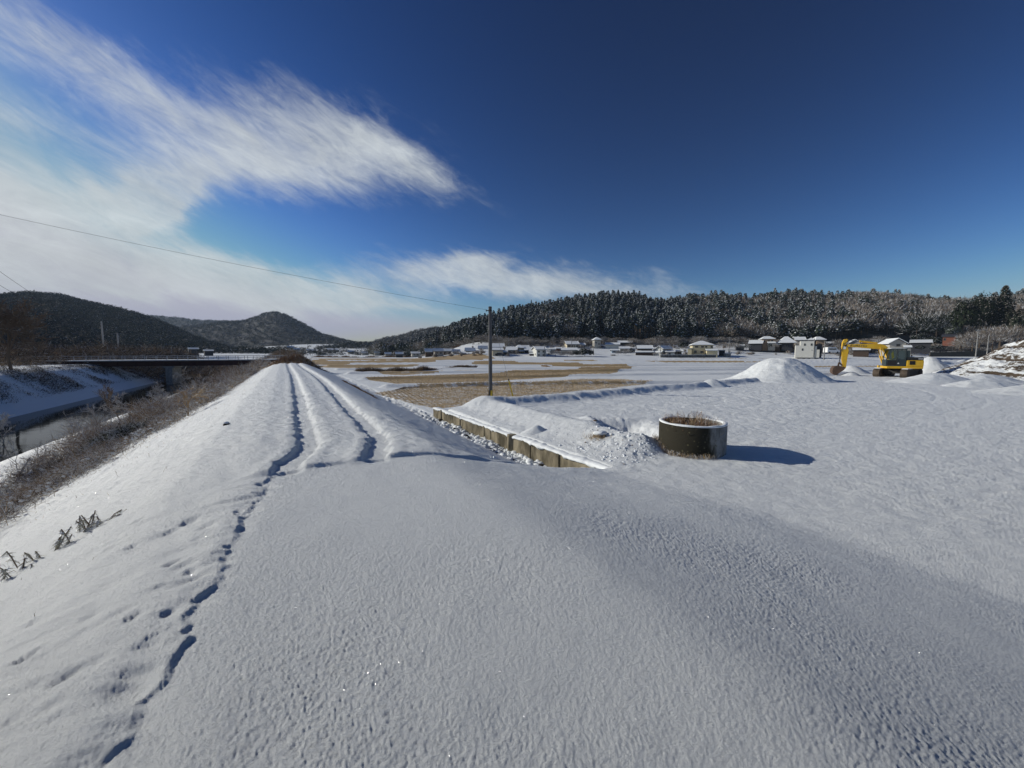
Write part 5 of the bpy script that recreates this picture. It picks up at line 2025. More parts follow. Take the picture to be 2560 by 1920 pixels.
me_t.materials.append(nmat('lettering_blue', (.01, .015, .06), .5))
lt = bpy.data.objects.new('lettering', me_t)
COL.objects.link(lt)
lt.parent = boom
lt.matrix_local = Matrix.Translation((3.80, YB[1] + .006, 2.995)) @ Matrix.Rotation(math.pi, 4, 'Z') @ Matrix.Rotation(R(90), 4, 'X') @ Matrix.Rotation(R(-2), 4, 'Z')
m = MB()
m.box(.62, .95, YB[1] + .003, YB[1] + .06, 2.60, 2.75)
m.build('boom_bracket', ex_b, boom)
# boom lift cylinders
for yy in (-.30, .24):
    m = MB()
    m.tube([(1.05, yy + .03, 1.2), (1.32, yy + .03, 2.05)], .065, n=12)
    m.tube([(1.32, yy + .03, 2.05), (1.50, yy + .03, 2.95)], .035, n=10)
    expart(m, 'boom_cylinder', ex_y, MU, bevel=0)
m = MB()
m.tube([(1.75, 0, 3.34), (2.9, 0, 3.50)], .085, n=12)
m.box(1.68, 1.85, -.09, .09, 3.24, 3.40)
m.tube([(2.9, 0, 3.50), (3.05, 0, 3.52)], .10, n=12)
expart(m, 'arm_cylinder', ex_y, MU, bevel=0)
m = MB()
m.tube([(3.05, 0, 3.52), (4.10, 0, 3.70)], .035, n=8)
expart(m, 'cylinder_rod', metal_m, MU, bevel=0)
# arm (dipper)
ao = [(4.06, 3.78), (4.28, 3.72), (4.40, 3.45), (4.42, 3.0), (4.40, 2.6), (4.36, 1.7), (4.22, .82), (4.02, .74), (3.98, .90), (3.93, 1.8), (3.86, 2.6), (3.96, 2.95), (4.12, 3.10), (4.08, 3.40), (3.98, 3.68)]
m = MB()
m.prism(ao, -.15, .15)
arm = expart(m, 'arm', ex_y, MU, bevel=.015)
m = MB()
m.box(4.10, 4.34, .153, .158, 2.74, 3.02)
m.build('sticker', white_m, arm)
m = MB()
m.tube([(4.15, -.20, 3.08), (4.15, .20, 3.08)], .09, n=12)
m.tube([(4.14, -.18, .84), (4.14, .18, .84)], .06, n=12)
m.build('pin', ex_k, arm)
m = MB()
m.tube([(4.42, 0, 2.75), (4.50, 0, 1.85)], .065, n=10)
m.tube([(4.50, 0, 1.85), (4.52, 0, 1.35)], .035, n=8)
expart(m, 'bucket_cylinder', ex_k, MU, bevel=0)
for yy in (-.14, .10):
    m = MB()
    m.prism([(4.50, 1.42), (4.58, 1.36), (4.66, .86), (4.56, .80)], yy, yy + .05)
    m.prism([(4.50, 1.42), (4.56, 1.34), (4.30, 1.02), (4.22, 1.08)], yy, yy + .048)
    expart(m, 'bucket_link', ex_b, MU, bevel=0)
# bucket shell
bo = [(4.10, .88), (4.30, .98), (4.62, 1.02), (4.92, .98), (5.10, .78), (5.15, .50), (5.06, .18), (4.98, .0), (4.90, .02)]
bi = [(4.12, .84), (4.30, .93), (4.60, .97), (4.88, .93), (5.04, .76), (5.09, .50), (5.0, .20), (4.93, .03), (4.90, .02)]
m = MB()
curved(m, bo, bi, -.48, .48)
m.prism(bo[:-1] + [(4.85, .05), (4.55, .32), (4.22, .62)], .45, .50)
m.prism(bo[:-1] + [(4.85, .05), (4.55, .32), (4.22, .62)], -.50, -.45)
bk = expart(m, 'bucket', ex_b, MU, bevel=.008)
for k in range(5):
    yy = -.44 + k * .21
    m = MB()
    m.prism([(4.99, .03), (4.88, .05), (4.90, -.10)], yy, yy + .07)
    m.build('tooth', ex_k, bk)
# hoses
m = MB()
m.tube([(3.6, .10, 3.22), (4.0, .16, 3.46), (4.35, .17, 3.30), (4.44, .16, 2.5)], .018, n=6)
m.tube([(3.6, -.04, 3.22), (4.0, -.10, 3.46), (4.38, -.12, 3.30), (4.46, -.12, 2.6)], .018, n=6)
expart(m, 'hoses', ex_k, MU, bevel=0)

# ------------------------------------------------------------------ houses
win_m = nmat('window_glass', (.02, .025, .03), .08, spec=.8)
fr_m = nmat('window_frame', (.12, .12, .12), .5)
W_CREAM = nmat('wall_cream', (.62, .55, .40), .85, var=.08)
W_YEL = nmat('wall_yellow_beige', (.64, .56, .36), .85, var=.08)
W_WHITE = nmat('wall_white', (.60, .60, .55), .85, var=.06)
W_GREY = nmat('wall_grey_beige', (.42, .40, .35), .85, var=.1)
W_TAN = nmat('wall_tan', (.44, .31, .20), .85, var=.1)
W_BROWN = nmat('wall_dark_timber', (.075, .05, .035), .85, var=.3, scale=6)
W_RED = nmat('wall_red_brown', (.24, .09, .055), .85, var=.3)
W_DARK = nmat('wall_dark', (.035, .037, .045), .85, var=.2)
W_BLUE = nmat('sheet_metal_blue', (.20, .26, .33), .6, var=.1)
roof_m = nmat('roof_tiles_dark', (.05, .052, .06), .6)


def house(label, px0, px1, yb, ye, yr, D, dep, wallm, roof='gable', yaw=0.0, wins=(), lean=None, name='house', cat='house', over=.45, ridge=None, group=None, rsnow=True, door=None, storeyband=None, dz=1.5):
    """px0,px1: facade edges; yb,ye,yr: base, eave and ridge rows in the photo; D distance"""
    A, B = at_d(px0, yb, D), at_d(px1, yb, D)
    az0 = math.atan2((A[0] + B[0]) / 2, D)
    w = (B[0] - A[0]) * math.cos(az0)
    zb = A[2] * .5 + B[2] * .5
    he = at_d((px0 + px1) / 2, ye, D)[2] - zb
    hr = at_d((px0 + px1) / 2, yr, D + dep / 2 * (0 if roof in ('gable_front', 'flat') else 1))[2] - zb
    hr = max(hr, he + .5)
    e = empty(name, ((A[0] + B[0]) / 2, D, zb), yaw - az0)
    tag(e, label, cat, group)
    m = MB()
    m.box(-w / 2, w / 2, 0, dep, -dz, he)
    if roof == 'gable_front':
        m.prism([(-w / 2, he), (w / 2, he), (0, hr - .08)], 0.0, dep)
    elif roof == 'gable':
        m.add([(-w / 2, 0, he), (-w / 2, dep, he), (-w / 2, dep / 2, hr - .08)], [(0, 1, 2)])
        m.add([(w / 2, 0, he), (w / 2, dep, he), (w / 2, dep / 2, hr - .08)], [(0, 2, 1)])
    m.build('wall', wallm, e)
    o_ = over
    sn = MB()
    rf = MB()

    def quadroof(mb, z0, th, oo, gm=0.0):
        if roof == 'flat':
            mb.box(-w / 2 - oo * .3, w / 2 + oo * .3, -oo * .3, dep + oo * .3, he + z0, he + z0 + th)
            return
        if roof == 'shed':
            mb.add([(-w / 2 - oo, -oo, he + z0), (w / 2 + oo, -oo, he + z0), (w / 2 + oo, dep + oo, hr + z0), (-w / 2 - oo, dep + oo, hr + z0),
                    (-w / 2 - oo, -oo, he + z0 + th), (w / 2 + oo, -oo, he + z0 + th), (w / 2 + oo, dep + oo, hr + z0 + th), (-w / 2 - oo, dep + oo, hr + z0 + th)],
                   [(0, 3, 2, 1), (4, 5, 6, 7), (0, 1, 5, 4), (1, 2, 6, 5), (2, 3, 7, 6), (3, 0, 4, 7)])
            return
        if roof == 'gable':
            sl_ = (hr - he) / (dep / 2)
            zlo = he - sl_ * oo
            prof = [(-oo, zlo + z0), (dep / 2, hr + z0), (dep + oo, zlo + z0), (dep + oo, zlo + z0 + th), (dep / 2, hr + z0 + th), (-oo, zlo + z0 + th)]
            n_ = len(prof)
            vs = [(-w / 2 - oo, y, z) for y, z in prof] + [(w / 2 + oo, y, z) for y, z in prof]
            mb.add(vs, [(0, 1, 4, 5), (1, 2, 3, 4), (n_ + 5, n_ + 4, n_ + 1, n_ + 0), (n_ + 4, n_ + 3, n_ + 2, n_ + 1)] + [(i, (i + 1) % n_, (i + 1) % n_ + n_, i + n_) for i in range(n_)])
            return
        if roof == 'gable_front':
            sl_ = (hr - he) / (w / 2)
            zlo = he - sl_ * oo
            prof = [(-w / 2 - oo, zlo + z0), (0, hr + z0), (w / 2 + oo, zlo + z0), (w / 2 + oo, zlo + z0 + th), (0, hr + z0 + th), (-w / 2 - oo, zlo + z0 + th)]
            n_ = len(prof)
            vs = [(x, -oo, z) for x, z in prof] + [(x, dep + oo, z) for x, z in prof]
            mb.add(vs, [(0, 1, 4, 5), (1, 2, 3, 4), (n_ + 5, n_ + 4, n_ + 1, n_ + 0), (n_ + 4, n_ + 3, n_ + 2, n_ + 1)] + [(i, (i + 1) % n_, (i + 1) % n_ + n_, i + n_) for i in range(n_)])
            return
        # hip
        rl = (ridge if ridge is not None else .35) * w / 2
        lo = [(-w / 2 - oo, -oo), (w / 2 + oo, -oo), (w / 2 + oo, dep + oo), (-w / 2 - oo, dep + oo)]
        vs = [(x, y, he + z0) for x, y in lo] + [(-rl, dep / 2, hr + z0), (rl, dep / 2, hr + z0)]
        vs += [(x, y, he + z0 + th) for x, y in lo] + [(-rl, dep / 2, hr + z0 + th), (rl, dep / 2, hr + z0 + th)]
        fs = [(3, 2, 1, 0)] + [(6, 7, 11, 10), (7, 8, 11), (8, 9, 10, 11), (9, 6, 10)]
        fs += [(0, 1, 7, 6), (1, 2, 8, 7), (2, 3, 9, 8), (3, 0, 6, 9)]
        mb.add(vs, fs)
    quadroof(rf, 0.0, .14, o_)
    ro = rf.build('roof', roof_m, e)
    if rsnow:
        quadroof(sn, .145, .20, o_ - .05)
        sn.build('roof_snow', snow_m, ro, bevel=.05)
    # windows: (u0,u1,v0,v1) fractions of the facade, v measured from the base
    for (u0, u1, v0, v1) in wins:
        fm = MB()
        xa, xb = -w / 2 + u0 * w, -w / 2 + u1 * w
        za, zb_ = v0 * he, v1 * he
        fm.box(xa, xb, -.07, -.003, za, za + .07)
        fm.box(xa, xb, -.07, -.003, zb_ - .07, zb_)
        fm.box(xa, xa + .07, -.07, -.003, za + .07, zb_ - .07)
        fm.box(xb - .07, xb, -.07, -.003, za + .07, zb_ - .07)
        fo = fm.build('window', fr_m, e)
        pm = MB()
        pm.box(xa + .07, xb - .07, -.03, -.004, za + .07, zb_ - .07)
        pm.build('pane', win_m, fo)
    if door:
        u0, u1, v1, dm = door
        dm_ = MB()
        dm_.box(-w / 2 + u0 * w, -w / 2 + u1 * w, -.05, -.003, 0, v1 * he)
        dm_.build('door', dm, e)
    if lean:
        # a lower roofed porch in front: (u0,u1, v_eave, depth, wall material or None)
        for (u0, u1, v, dd, lm) in lean:
            xa, xb = -w / 2 + u0 * w, -w / 2 + u1 * w
            z1 = v * he
            pr = MB()
            if lm is not None:
                pr.box(xa, xb, -dd, -.004, -dz, z1 - .15)
                pr.build('porch_wall', lm, e)
            else:
                for k in range(4):
                    xx = xa + .2 + (xb - xa - .4) * k / 3
                    pr.box(xx - .07, xx + .07, -dd, -dd + .14, -dz, z1 - .12)
                pr.build('porch_posts', W_BROWN, e)
            pf = MB()
            for (za_, th, oo, mt) in ((0, .1, .3, 0), (.104, .18, .25, 1)):
                pf.mat = mt
                pf.add([(xa - oo, -dd - oo, z1 - .15 + za_), (xb + oo, -dd - oo, z1 - .15 + za_), (xb + oo, -.004, z1 + .45 + za_), (xa - oo, -.004, z1 + .45 + za_),
                        (xa - oo, -dd - oo, z1 - .15 + za_ + th), (xb + oo, -dd - oo, z1 - .15 + za_ + th), (xb + oo, -.004, z1 + .45 + za_ + th), (xa - oo, -.004, z1 + .45 + za_ + th)],
                       [(0, 3, 2, 1), (4, 5, 6, 7), (0, 1, 5, 4), (1, 2, 6, 5), (2, 3, 7, 6), (3, 0, 4, 7)])
            pf.build('porch_roof', [roof_m, snow_m], e)
    return e


w22 = [(.14, .32, .60, .85), (.62, .92, .60, .85), (.14, .32, .12, .35), (.62, .92, .12, .35)]
# front row and terraces, left to right
house('cream garage with a wide shutter right of the slim dark pole', 1231, 1257, 889, 876, 871, 153, 7, W_CREAM, 'gable', .12, door=(.15, .68, .72, nmat('shutter', (.55, .50, .38), .6)), name='garage', cat='garage')
house('long low grey shed with pale roof behind the cream garage', 1229, 1260, 873, 868, 860, 178, 8, W_DARK, 'gable', .05, name='shed', cat='shed')
house('dark low house in shade between the cream garage and the yellowish houses', 1265, 1291, 884, 876, 869, 164, 8, W_DARK, 'gable', -.1, wins=[(.2, .45, .3, .7), (.6, .85, .3, .7)])
house('yellowish two-storey house with small top gable in the middle of the left cluster', 1291, 1310, 884, 871, 864, 168, 7, W_YEL, 'hip', .1, wins=[(.2, .4, .6, .85), (.6, .8, .6, .85)], lean=[(0.0, 1.0, .45, 1.6, None)])
house('low dark house with snowy porch left of the white two-storey house', 1312, 1328, 884, 876, 869, 166, 8, W_DARK, 'gable', 0)
house('timber house with two snow roofs touching the white two-storey house', 1324, 1342, 890.5, 880, 871, 156, 8, W_BROWN, 'gable', 0, lean=[(0, 1, .55, 1.5, W_BROWN)])
house('white two-storey house with four dark windows beside the frosted hedge', 1341, 1366, 891.5, 874.5, 868, 150, 8, W_WHITE, 'gable', .25, wins=w22)
house('long farmhouse with pale panels on the upper terrace above the hedge', 1417, 1447, 868.5, 861, 854, 186, 9, W_CREAM, 'gable', .18, wins=[(.06, .28, .1, .75), (.34, .52, .1, .75), (.6, .66, .0, .8), (.8, .92, .15, .7)])
house('low building with broad snow roof just behind the round frosted bushes', 1404, 1441, 884, 876, 871, 164, 7, W_GREY, 'gable', 0)
house('tower-like grey beige house with a small pyramid roof on the terrace', 1486, 1502, 868, 850.5, 844, 184, 5.5, W_GREY, 'hip', .2, wins=[(.15, .35, .55, .75), (.6, .85, .35, .55)], ridge=.05)
house('snowy greenhouse row on the terrace right of the tower-like house', 1514, 1548, 869, 862, 858, 183, 6, W_WHITE, 'gable', 0, name='shed', cat='shed')
house('dark shed under the trees at the top of the terrace behind the village', 1545, 1580, 862, 857, 853, 195, 6, W_DARK, 'gable', 0, name='shed', cat='shed')
house('old timber two-storey farmhouse with white upper roof and long snowy porch', 1594, 1630, 887, 872, 865, 158, 9, W_BROWN, 'gable', .06, wins=[(.08, .32, .62, .85), (.38, .62, .62, .85), (.7, .95, .62, .85)], lean=[(-.15, 1.05, .42, 2.0, W_BROWN)])
house('white walled storehouse with black lower floor right of the timber farmhouse', 1638, 1657, 887.5, 872, 866, 156, 8, W_WHITE, 'gable_front', -.45, wins=[(.15, .3, .6, .8), (.6, .8, .6, .8)], lean=[(-.6, 1.0, .42, 1.5, W_WHITE)], name='storehouse', cat='storehouse')
house('small white shed with open dark bay left of the long concrete wall', 1665, 1686, 888, 881, 877, 152, 6, W_WHITE, 'shed', 0, door=(.3, .55, .8, W_DARK), name='shed', cat='shed')
house('big yellow beige house with a hipped snow roof above the concrete wall', 1730, 1782, 886.5, 863.5, 854, 150, 10, W_YEL, 'hip', .12, ridge=.15,
      wins=[(.12, .28, .76, .93), (.42, .56, .76, .93), (.62, .72, .76, .93), (.08, .22, .16, .42), (.40, .56, .16, .42), (.62, .68, .0, .42), (.88, .98, .72, .93)],
      lean=[(.66, 1.16, .44, 3.0, W_YEL)])
house('flat-topped annexe at the left side of the big yellow beige house', 1719, 1729, 886.5, 872, 871, 149, 5, W_YEL, 'flat', 0, name='annexe', cat='annexe')
house('dark low shed at the right side of the big yellow beige house', 1797, 1812, 886, 877, 876, 152, 5, W_DARK, 'flat', 0, name='shed', cat='shed')
house('dark low farmhouse with bluish snow roof left of the tan house', 1872, 1904, 868, 859, 852, 172, 8, W_DARK, 'gable', -.1, wins=[(.3, .5, .2, .6)])
house('tan two-storey house with a wide hipped snow roof', 1905, 1936, 868, 848.5, 842.5, 172, 9, W_TAN, 'hip', .15, ridge=.45, wins=[(.12, .24, .65, .88), (.46, .58, .65, .9), (.72, .86, .65, .9)], lean=[(.45, 1.0, .52, 1.5, W_GREY)])
house('old farmhouse with huge steep snowy hipped roof right of the tan house', 1954, 1982, 868.5, 858, 843, 168, 11, W_DARK, 'hip', .1, over=1.3, ridge=.3, wins=[(.3, .5, .1, .7)])
house('grey house with wide snow roof mostly hidden behind the white block house', 1988, 2012, 868, 850.5, 844, 176, 9, W_GREY, 'gable', .1)
house('little pyramid snow roof peeping over the white block house', 2019, 2035, 866, 851, 846, 172, 6, W_GREY, 'hip', 0, ridge=.02)
e = house('plain white block house with stepped flat roof and three small windows', 2000, 2035, 883.5, 852.5, 852, 138, 8, W_WHITE, 'flat', .05, wins=[(.24, .36, .62, .80), (.72, .84, .62, .80), (.10, .21, .22, .40), (.80, .86, .24, .28)], rsnow=False, over=.2)
m = MB()
ca = math.cos(math.atan2(737, FPX))
wlow = (2000 - 1988) / FPX * 138 * ca
m.box(-(35 / FPX * 138) * ca / 2 - wlow, -(35 / FPX * 138) * ca / 2 - .004, .02, 8, -1.5, 2.85)
m.build('low_wing', W_WHITE, e)
m = MB()
m.box(2.1, 2.7, .4, 8, -1.5, 2.6)
m.box(2.72, 3.5, .2, 1.2, -1.5, 1.35)
m.build('side_wing', W_WHITE, e)
m = MB()
m.box(2.75, 4.2, 1.3, 8.5, -1.5, 3.3)
m.build('dark_wing', W_DARK, e)
house('tan house with a blunt hipped snow roof right of the white block house', 2040, 2063, 869, 850.5, 843.5, 170, 9, W_TAN, 'hip', .25, ridge=.45, wins=[(.2, .4, .3, .6)])
house('pale gabled house seen behind the excavator boom', 2124, 2150, 871, 857, 850, 168, 9, W_GREY, 'gable_front', .1, wins=[(.3, .5, .3, .6)])
house('dark open shed with snow-laden roof seen under the excavator boom', 2133, 2172, 882, 875.5, 871, 148, 7, W_BROWN, 'gable', 0, name='shed', cat='shed')
house('grey beige gabled house with one dark window right behind the excavator cab', 2222, 2264, 881.5, 858, 847.5, 128, 9, W_GREY, 'gable_front', .30, wins=[(.40, .66, .66, .92)], lean=[(.9, 1.3, .55, .3, W_GREY)], over=.5)
house('carport with thin snow-covered roof between the gabled house and the trees', 2276, 2326, 872, 857.5, 851, 140, 7, W_DARK, 'shed', 0, over=.5, name='carport', cat='carport')
house('red-brown hut with dark shed roof on the slope under the pines', 2356, 2388, 855, 842, 836, 150, 5, W_RED, 'shed', 0, wins=[(.05, .25, .3, .75)], name='hut', cat='hut', rsnow=False)
# distant houses at the mouth of the valley
for (a_, b_, yb, ye, yr, D, wm_, rt_, lb) in [
    (1086, 1109, 887, 878, 872.5, 168, W_GREY, 'gable', 'house with bright snow roof at the foot of the conifers left of the pole'),
    (1064, 1083, 885, 879, 873, 175, W_BROWN, 'gable', 'dark house with snow roof touching the bright-roofed house left of the pole'),
    (990, 1007, 891, 885, 881.5, 190, W_DARK, 'gable', 'small lone house with triangular snow roof at the edge of the brown fields'),
    (963, 978, 889, 885, 882, 215, W_GREY, 'gable', 'tiny snowy house left of the lone triangular-roofed house'),
    (1132, 1150, 886, 880, 875, 172, W_WHITE, 'gable', 'small white house in the cluster left of the slim pole'),
    (1165, 1188, 884, 877, 871, 176, W_GREY, 'gable', 'grey house with snow roof close left of the slim pole'),
    (1198, 1219, 882, 872, 866, 182, W_WHITE, 'gable', 'pale house half hidden right behind the slim dark pole'),
    (719, 735, 873, 869, 866, 420, W_WHITE, 'gable', 'far white house, leftmost on the snowy valley slope'),
    (735, 751, 878, 874, 871, 380, W_GREY, 'gable', 'far grey-roofed house below the leftmost white one on the valley slope'),
    (768, 791, 881, 877, 873.5, 360, W_WHITE, 'gable', 'far long white building in the middle of the valley slope'),
    (818, 846, 879, 875, 871.5, 370, W_GREY, 'gable', 'far long reddish-grey hall under the wooded knoll'),
    (795, 832, 890, 887.5, 885, 300, W_WHITE, 'gable', 'far white greenhouse row at the end of the brown fields'),
    (700, 716, 893, 889, 886.5, 215, W_GREY, 'gable', 'low snowy roof next to the end of the bridge'),
    (722, 742, 888, 885, 882, 260, W_GREY, 'gable', 'low snowy roof beyond the rusty grass hump'),
    (198, 224, 877, 871, 867, 215, W_GREY, 'hip', 'shaded grey house left of the two poles beyond the bridge'),
    (285, 301, 880, 874, 870, 190, W_WHITE, 'gable', 'small house with white roof between and behind the two poles'),
    (472, 496, 874, 873, 870, 240, W_DARK, 'gable', 'low dark house with white roof beyond the right half of the bridge'),
    (511, 533, 878, 877.5, 875.5, 220, W_DARK, 'gable', 'flat snowy roof right of the low dark house beyond the bridge'),
    (870, 885, 884, 880, 877, 330, W_GREY, 'gable', 'far small house between the knoll and the brown fields'),
    (905, 922, 886, 882.5, 879.5, 300, W_WHITE, 'gable', 'far pale house left of the frosted ridge foot'),
    (936, 950, 886, 882, 878.5, 270, W_GREY, 'gable', 'far house with snow roof under the frosted ridge')]:
    house(lb, a_, b_, yb, ye, yr, D, (b_ - a_) / FPX * D * .7, wm_, rt_, 0.1, dz=4, over=.4, wins=[(.2, .4, .3, .7), (.6, .8, .3, .7)] if D < 250 else ())

# more small buildings of the dense village
for (a_, b_, yb, ye, yr, D, wm_, rt_, lb) in [
    (1272, 1284, 876, 870, 867, 178, W_GREY, 'gable', 'small grey house up the slope right of the pale-roofed shed'),
    (1306, 1322, 874, 868, 865, 176, W_CREAM, 'gable', 'cream house with snow roof high in the left cluster'),
    (1259, 1268, 887, 881, 878, 158, W_DARK, 'gable', 'dark shed squeezed against the cream garage'),
    (1376, 1388, 880, 874, 871, 168, W_BLUE, 'gable', 'bluish sheet metal shed right behind the white two-storey house'),
    (1388, 1404, 877, 872, 869.5, 174, W_RED, 'gable', 'reddish low shed left of the long farmhouse'),
    (1449, 1462, 869, 863, 859, 188, W_DARK, 'gable', 'dark annexe at the right end of the long farmhouse'),
    (1550, 1572, 877, 872, 868, 176, W_GREY, 'gable', 'long grey snow-roofed shed between the terrace and the timber farmhouse'),
    (1530, 1548, 882, 877, 874, 168, W_BLUE, 'gable', 'bluish shaded hut below the snowy greenhouse row'),
    (1688, 1704, 884, 879, 875, 160, W_DARK, 'gable', 'dark hut with snow roof between the open shed and the yellow beige house'),
    (1842, 1860, 872, 866, 862, 176, W_DARK, 'gable', 'dark shed left of the dark low farmhouse'),
    (1936, 1950, 869, 862, 858, 170, W_BROWN, 'gable', 'brown shed between the tan house and the steep-roofed farmhouse'),
    (2068, 2086, 867, 860, 856, 180, W_GREY, 'gable', 'grey shed with snow roof left of the excavator arm'),
    (2180, 2204, 866, 857, 850, 178, W_BROWN, 'gable', 'brown house up the slope left of the grey beige gabled house'),
    (1110, 1128, 884, 878, 873, 176, W_BROWN, 'gable', 'brown house with snow roof in the middle of the cluster left of the pole'),
    (1030, 1050, 889, 884, 880.5, 190, W_GREY, 'gable', 'low grey house with snow roof at the dark foot of the conifers'),
    (1150, 1164, 889, 884, 881, 165, W_CREAM, 'gable', 'small cream hut in front of the cluster left of the pole')]:
    house(lb, a_, b_, yb, ye, yr, D, max(4, (b_ - a_) / FPX * D * .8), wm_, rt_, .12, dz=3, over=.4, wins=[(.2, .4, .3, .7), (.6, .8, .3, .7)])

# walls, hedges and poles of the village
m = MB()
A, B = at_d(1652, 895, 145), at_d(1790, 895, 145)
e = empty('garden_wall', (A[0], 145, A[2]))
tag(e, 'long streaked concrete retaining wall below the big yellow beige house', 'wall')
m.box(0, B[0] - A[0], 0, .4, -1.0, 1.15)
m.build('wall', nmat('streaked_wall', (.20, .19, .17), .9, col2=(.07, .066, .06), scale=1.2, stretch=(2.5, 1, .3)), e)
m = MB()
m.box(0, B[0] - A[0], -.03, .45, 1.153, 1.25)
m.build('snow_cap', snow_m, e)
A, B = at_d(2326, 882, 120), at_d(2490, 880, 120)
e = empty('road_wall', (A[0], 120, A[2]))
tag(e, 'long dark retaining wall under the snowy road left of the earth bank', 'wall')
m = MB()
m.add([(0, 0, -1.2), (B[0] - A[0], 0, -1.2), (B[0] - A[0], .4, -1.2), (0, .4, -1.2), (0, 0, .05), (B[0] - A[0], 0, .75), (B[0] - A[0], .4, .75), (0, .4, .05)], [(0, 3, 2, 1), (4, 5, 6, 7), (0, 1, 5, 4), (1, 2, 6, 5), (2, 3, 7, 6), (3, 0, 4, 7)])
m.build('wall', nmat('mossy_wall', (.05, .05, .045), .9, var=.3), e)
A = at_d(1814, 890, 147)
e = empty('tank_wall', tuple(A))
tag(e, 'small grey concrete box beside the village power pole', 'concrete box')
m = MB()
m.box(0, 2.0, 0, 1.5, -1, 1.0)
m.build('box', conc2_m, e, bevel=.03)
m = MB()
m.box(-.03, 2.03, -.03, 1.53, 1.003, 1.12)
m.build('snow_cap', snow_m, e)
for (px, yb, yt, D, lb, arms) in [(1822, 884, 842, 148, 'village power pole with cross-arms right of the yellow house', 3), (1650.5, 889, 861, 150, 'thin dark pole left of the long concrete wall', 0), (2440, 884, 822, 112, 'tall pole before the frosted shrubs, left one of the two near the earth bank', 1), (2468, 880, 838, 116, 'shorter thin pole right of the tall pole near the earth bank', 0),
                                  (1429, 868, 846, 184, 'pole in front of the long farmhouse on the terrace', 1), (1484, 890, 856, 158, 'thin pole at the right end of the round bushes', 0), (2034, 886, 846, 134, 'thin pole at the right corner of the white block house', 0), (2060, 893, 852, 120, 'slim pale pole in the field left of the white van', 0), (1361, 886, 860, 150, 'thin pole in front of the white two-storey house', 0), (970, 885, 866, 230, 'far thin pole at the edge of the brown fields', 0), (935, 888, 872, 260, 'far short pole left of the lone house', 0)]:
    b0, t0 = at_d(px, yb, D), at_d(px, yt, D)
    e = empty('power_pole', tuple(b0))
    tag(e, lb, 'power pole', 'power poles of the village')
    m = MB()
    h_ = t0[2] - b0[2]
    m.tube([(0, 0, -1), (0, 0, h_)], .15, n=8, r2=.10)
    m.build('shaft', conc2_m, e)
    if arms:
        m = MB()
        for k in range(arms):
            m.box(-.9, .9, -.05, .05, h_ - .4 - k * .9, h_ - .3 - k * .9)
        m.build('cross_arm', metal_m, e)
wa = lambda px, y, D: tuple(at_d(px, y, D))
cable('power_line', 'thin power line running right from the village power pole in front of the dark woods', wa(1822, 843, 148), wa(2100, 846, 150), .5, .015, group='power lines of the village')
cable('power_line', 'thin power line sagging left of the slim dark pole above the far houses', wa(1226, 862, 150), wa(1063, 880, 190), 1.2, .018, group='power lines of the village')
cable('power_line', 'thin power line from the tall pole over the shrubs to the right edge', wa(2440, 828, 112), wa(2640, 838, 90), .6, .02, group='power lines of the village')
cable('power_line', 'thin power line from the tall pole leftwards in front of the red-brown hut', wa(2440, 828, 112), wa(2160, 838, 150), .6, .02, group='power lines of the village')

# white van
A = at_d(2078, 883.5, 126)
e = empty('parked_van', tuple(A), .1)
tag(e, 'snow-covered white van parked right of the white block house', 'van')
m = MB()
m.prism([(-2.2, .3), (2.2, .3), (2.2, 1.0), (1.5, 1.15), (1.0, 1.85), (-2.1, 1.85), (-2.2, 1.7)], -.85, .85)
bd = m.build('body', white_m, e, bevel=.08)
m = MB()
m.prism([(-2.05, 1.853), (1.0, 1.853), (.9, 2.0), (-1.95, 2.0)], -.78, .78)
m.build('roof_snow', snow_m, bd, bevel=.05)
m = MB()
m.box(-1.7, .9, -.862, -.853, 1.15, 1.6)
m.build('side_window', win_m, bd)
m = MB()
m.prism([(1.08, 1.70), (1.48, 1.18), (1.50, 1.20), (1.10, 1.72)], -.7, .7)
m.build('windscreen', win_m, bd)
for sx in (-1.4, 1.4):
    for sy in (-.86, .68):
        m = MB()
        m.tube([(sx, sy, .32), (sx, sy + .18, .32)], .32, n=16)
        m.build('wheel', blk_m, e)
A = at_d(1250, 890, 148)
e = empty('parked_car', tuple(A), .0)
tag(e, 'dark low car parked in front of the cream garage', 'car')
m = MB()
m.prism([(-1.9, .3), (1.9, .3), (1.9, .8), (1.1, .9), (.6, 1.3), (-1.0, 1.3), (-1.5, .9), (-1.9, .85)], -.8, .8)
bd = m.build('body', nmat('car_dark', (.02, .02, .025), .4), e, bevel=.06)
m = MB()
m.prism([(-.9, 1.303), (.55, 1.303), (.5, 1.4), (-.85, 1.4)], -.7, .7)
m.build('roof_snow', snow_m, bd)
for sx in (-1.2, 1.2):
    for sy in (-.82, .64):
        m = MB()
        m.tube([(sx, sy, .3), (sx, sy + .18, .3)], .3, n=12)
        m.build('wheel', blk_m, e)


# hedge bushes and trees of the village, each its own crown
def vtree(px, yb, yt, wpx, D, proto, name, label, cat, group=None):
    b0, t0 = at_d(px, yb, D), at_d(px, yt, D)
    h_ = t0[2] - b0[2]
    w_ = wpx / FPX * D
    sc = .42 if proto in (0, 1, 2, 3, 4, 12) else (.92 if proto in (5, 6, 7, 8, 13, 14) else .96)
    return place_tree(proto, (b0[0], D, b0[2] - h_ * .12), h_ * 1.12, w_ / sc, px * .37, label, cat, group, name)


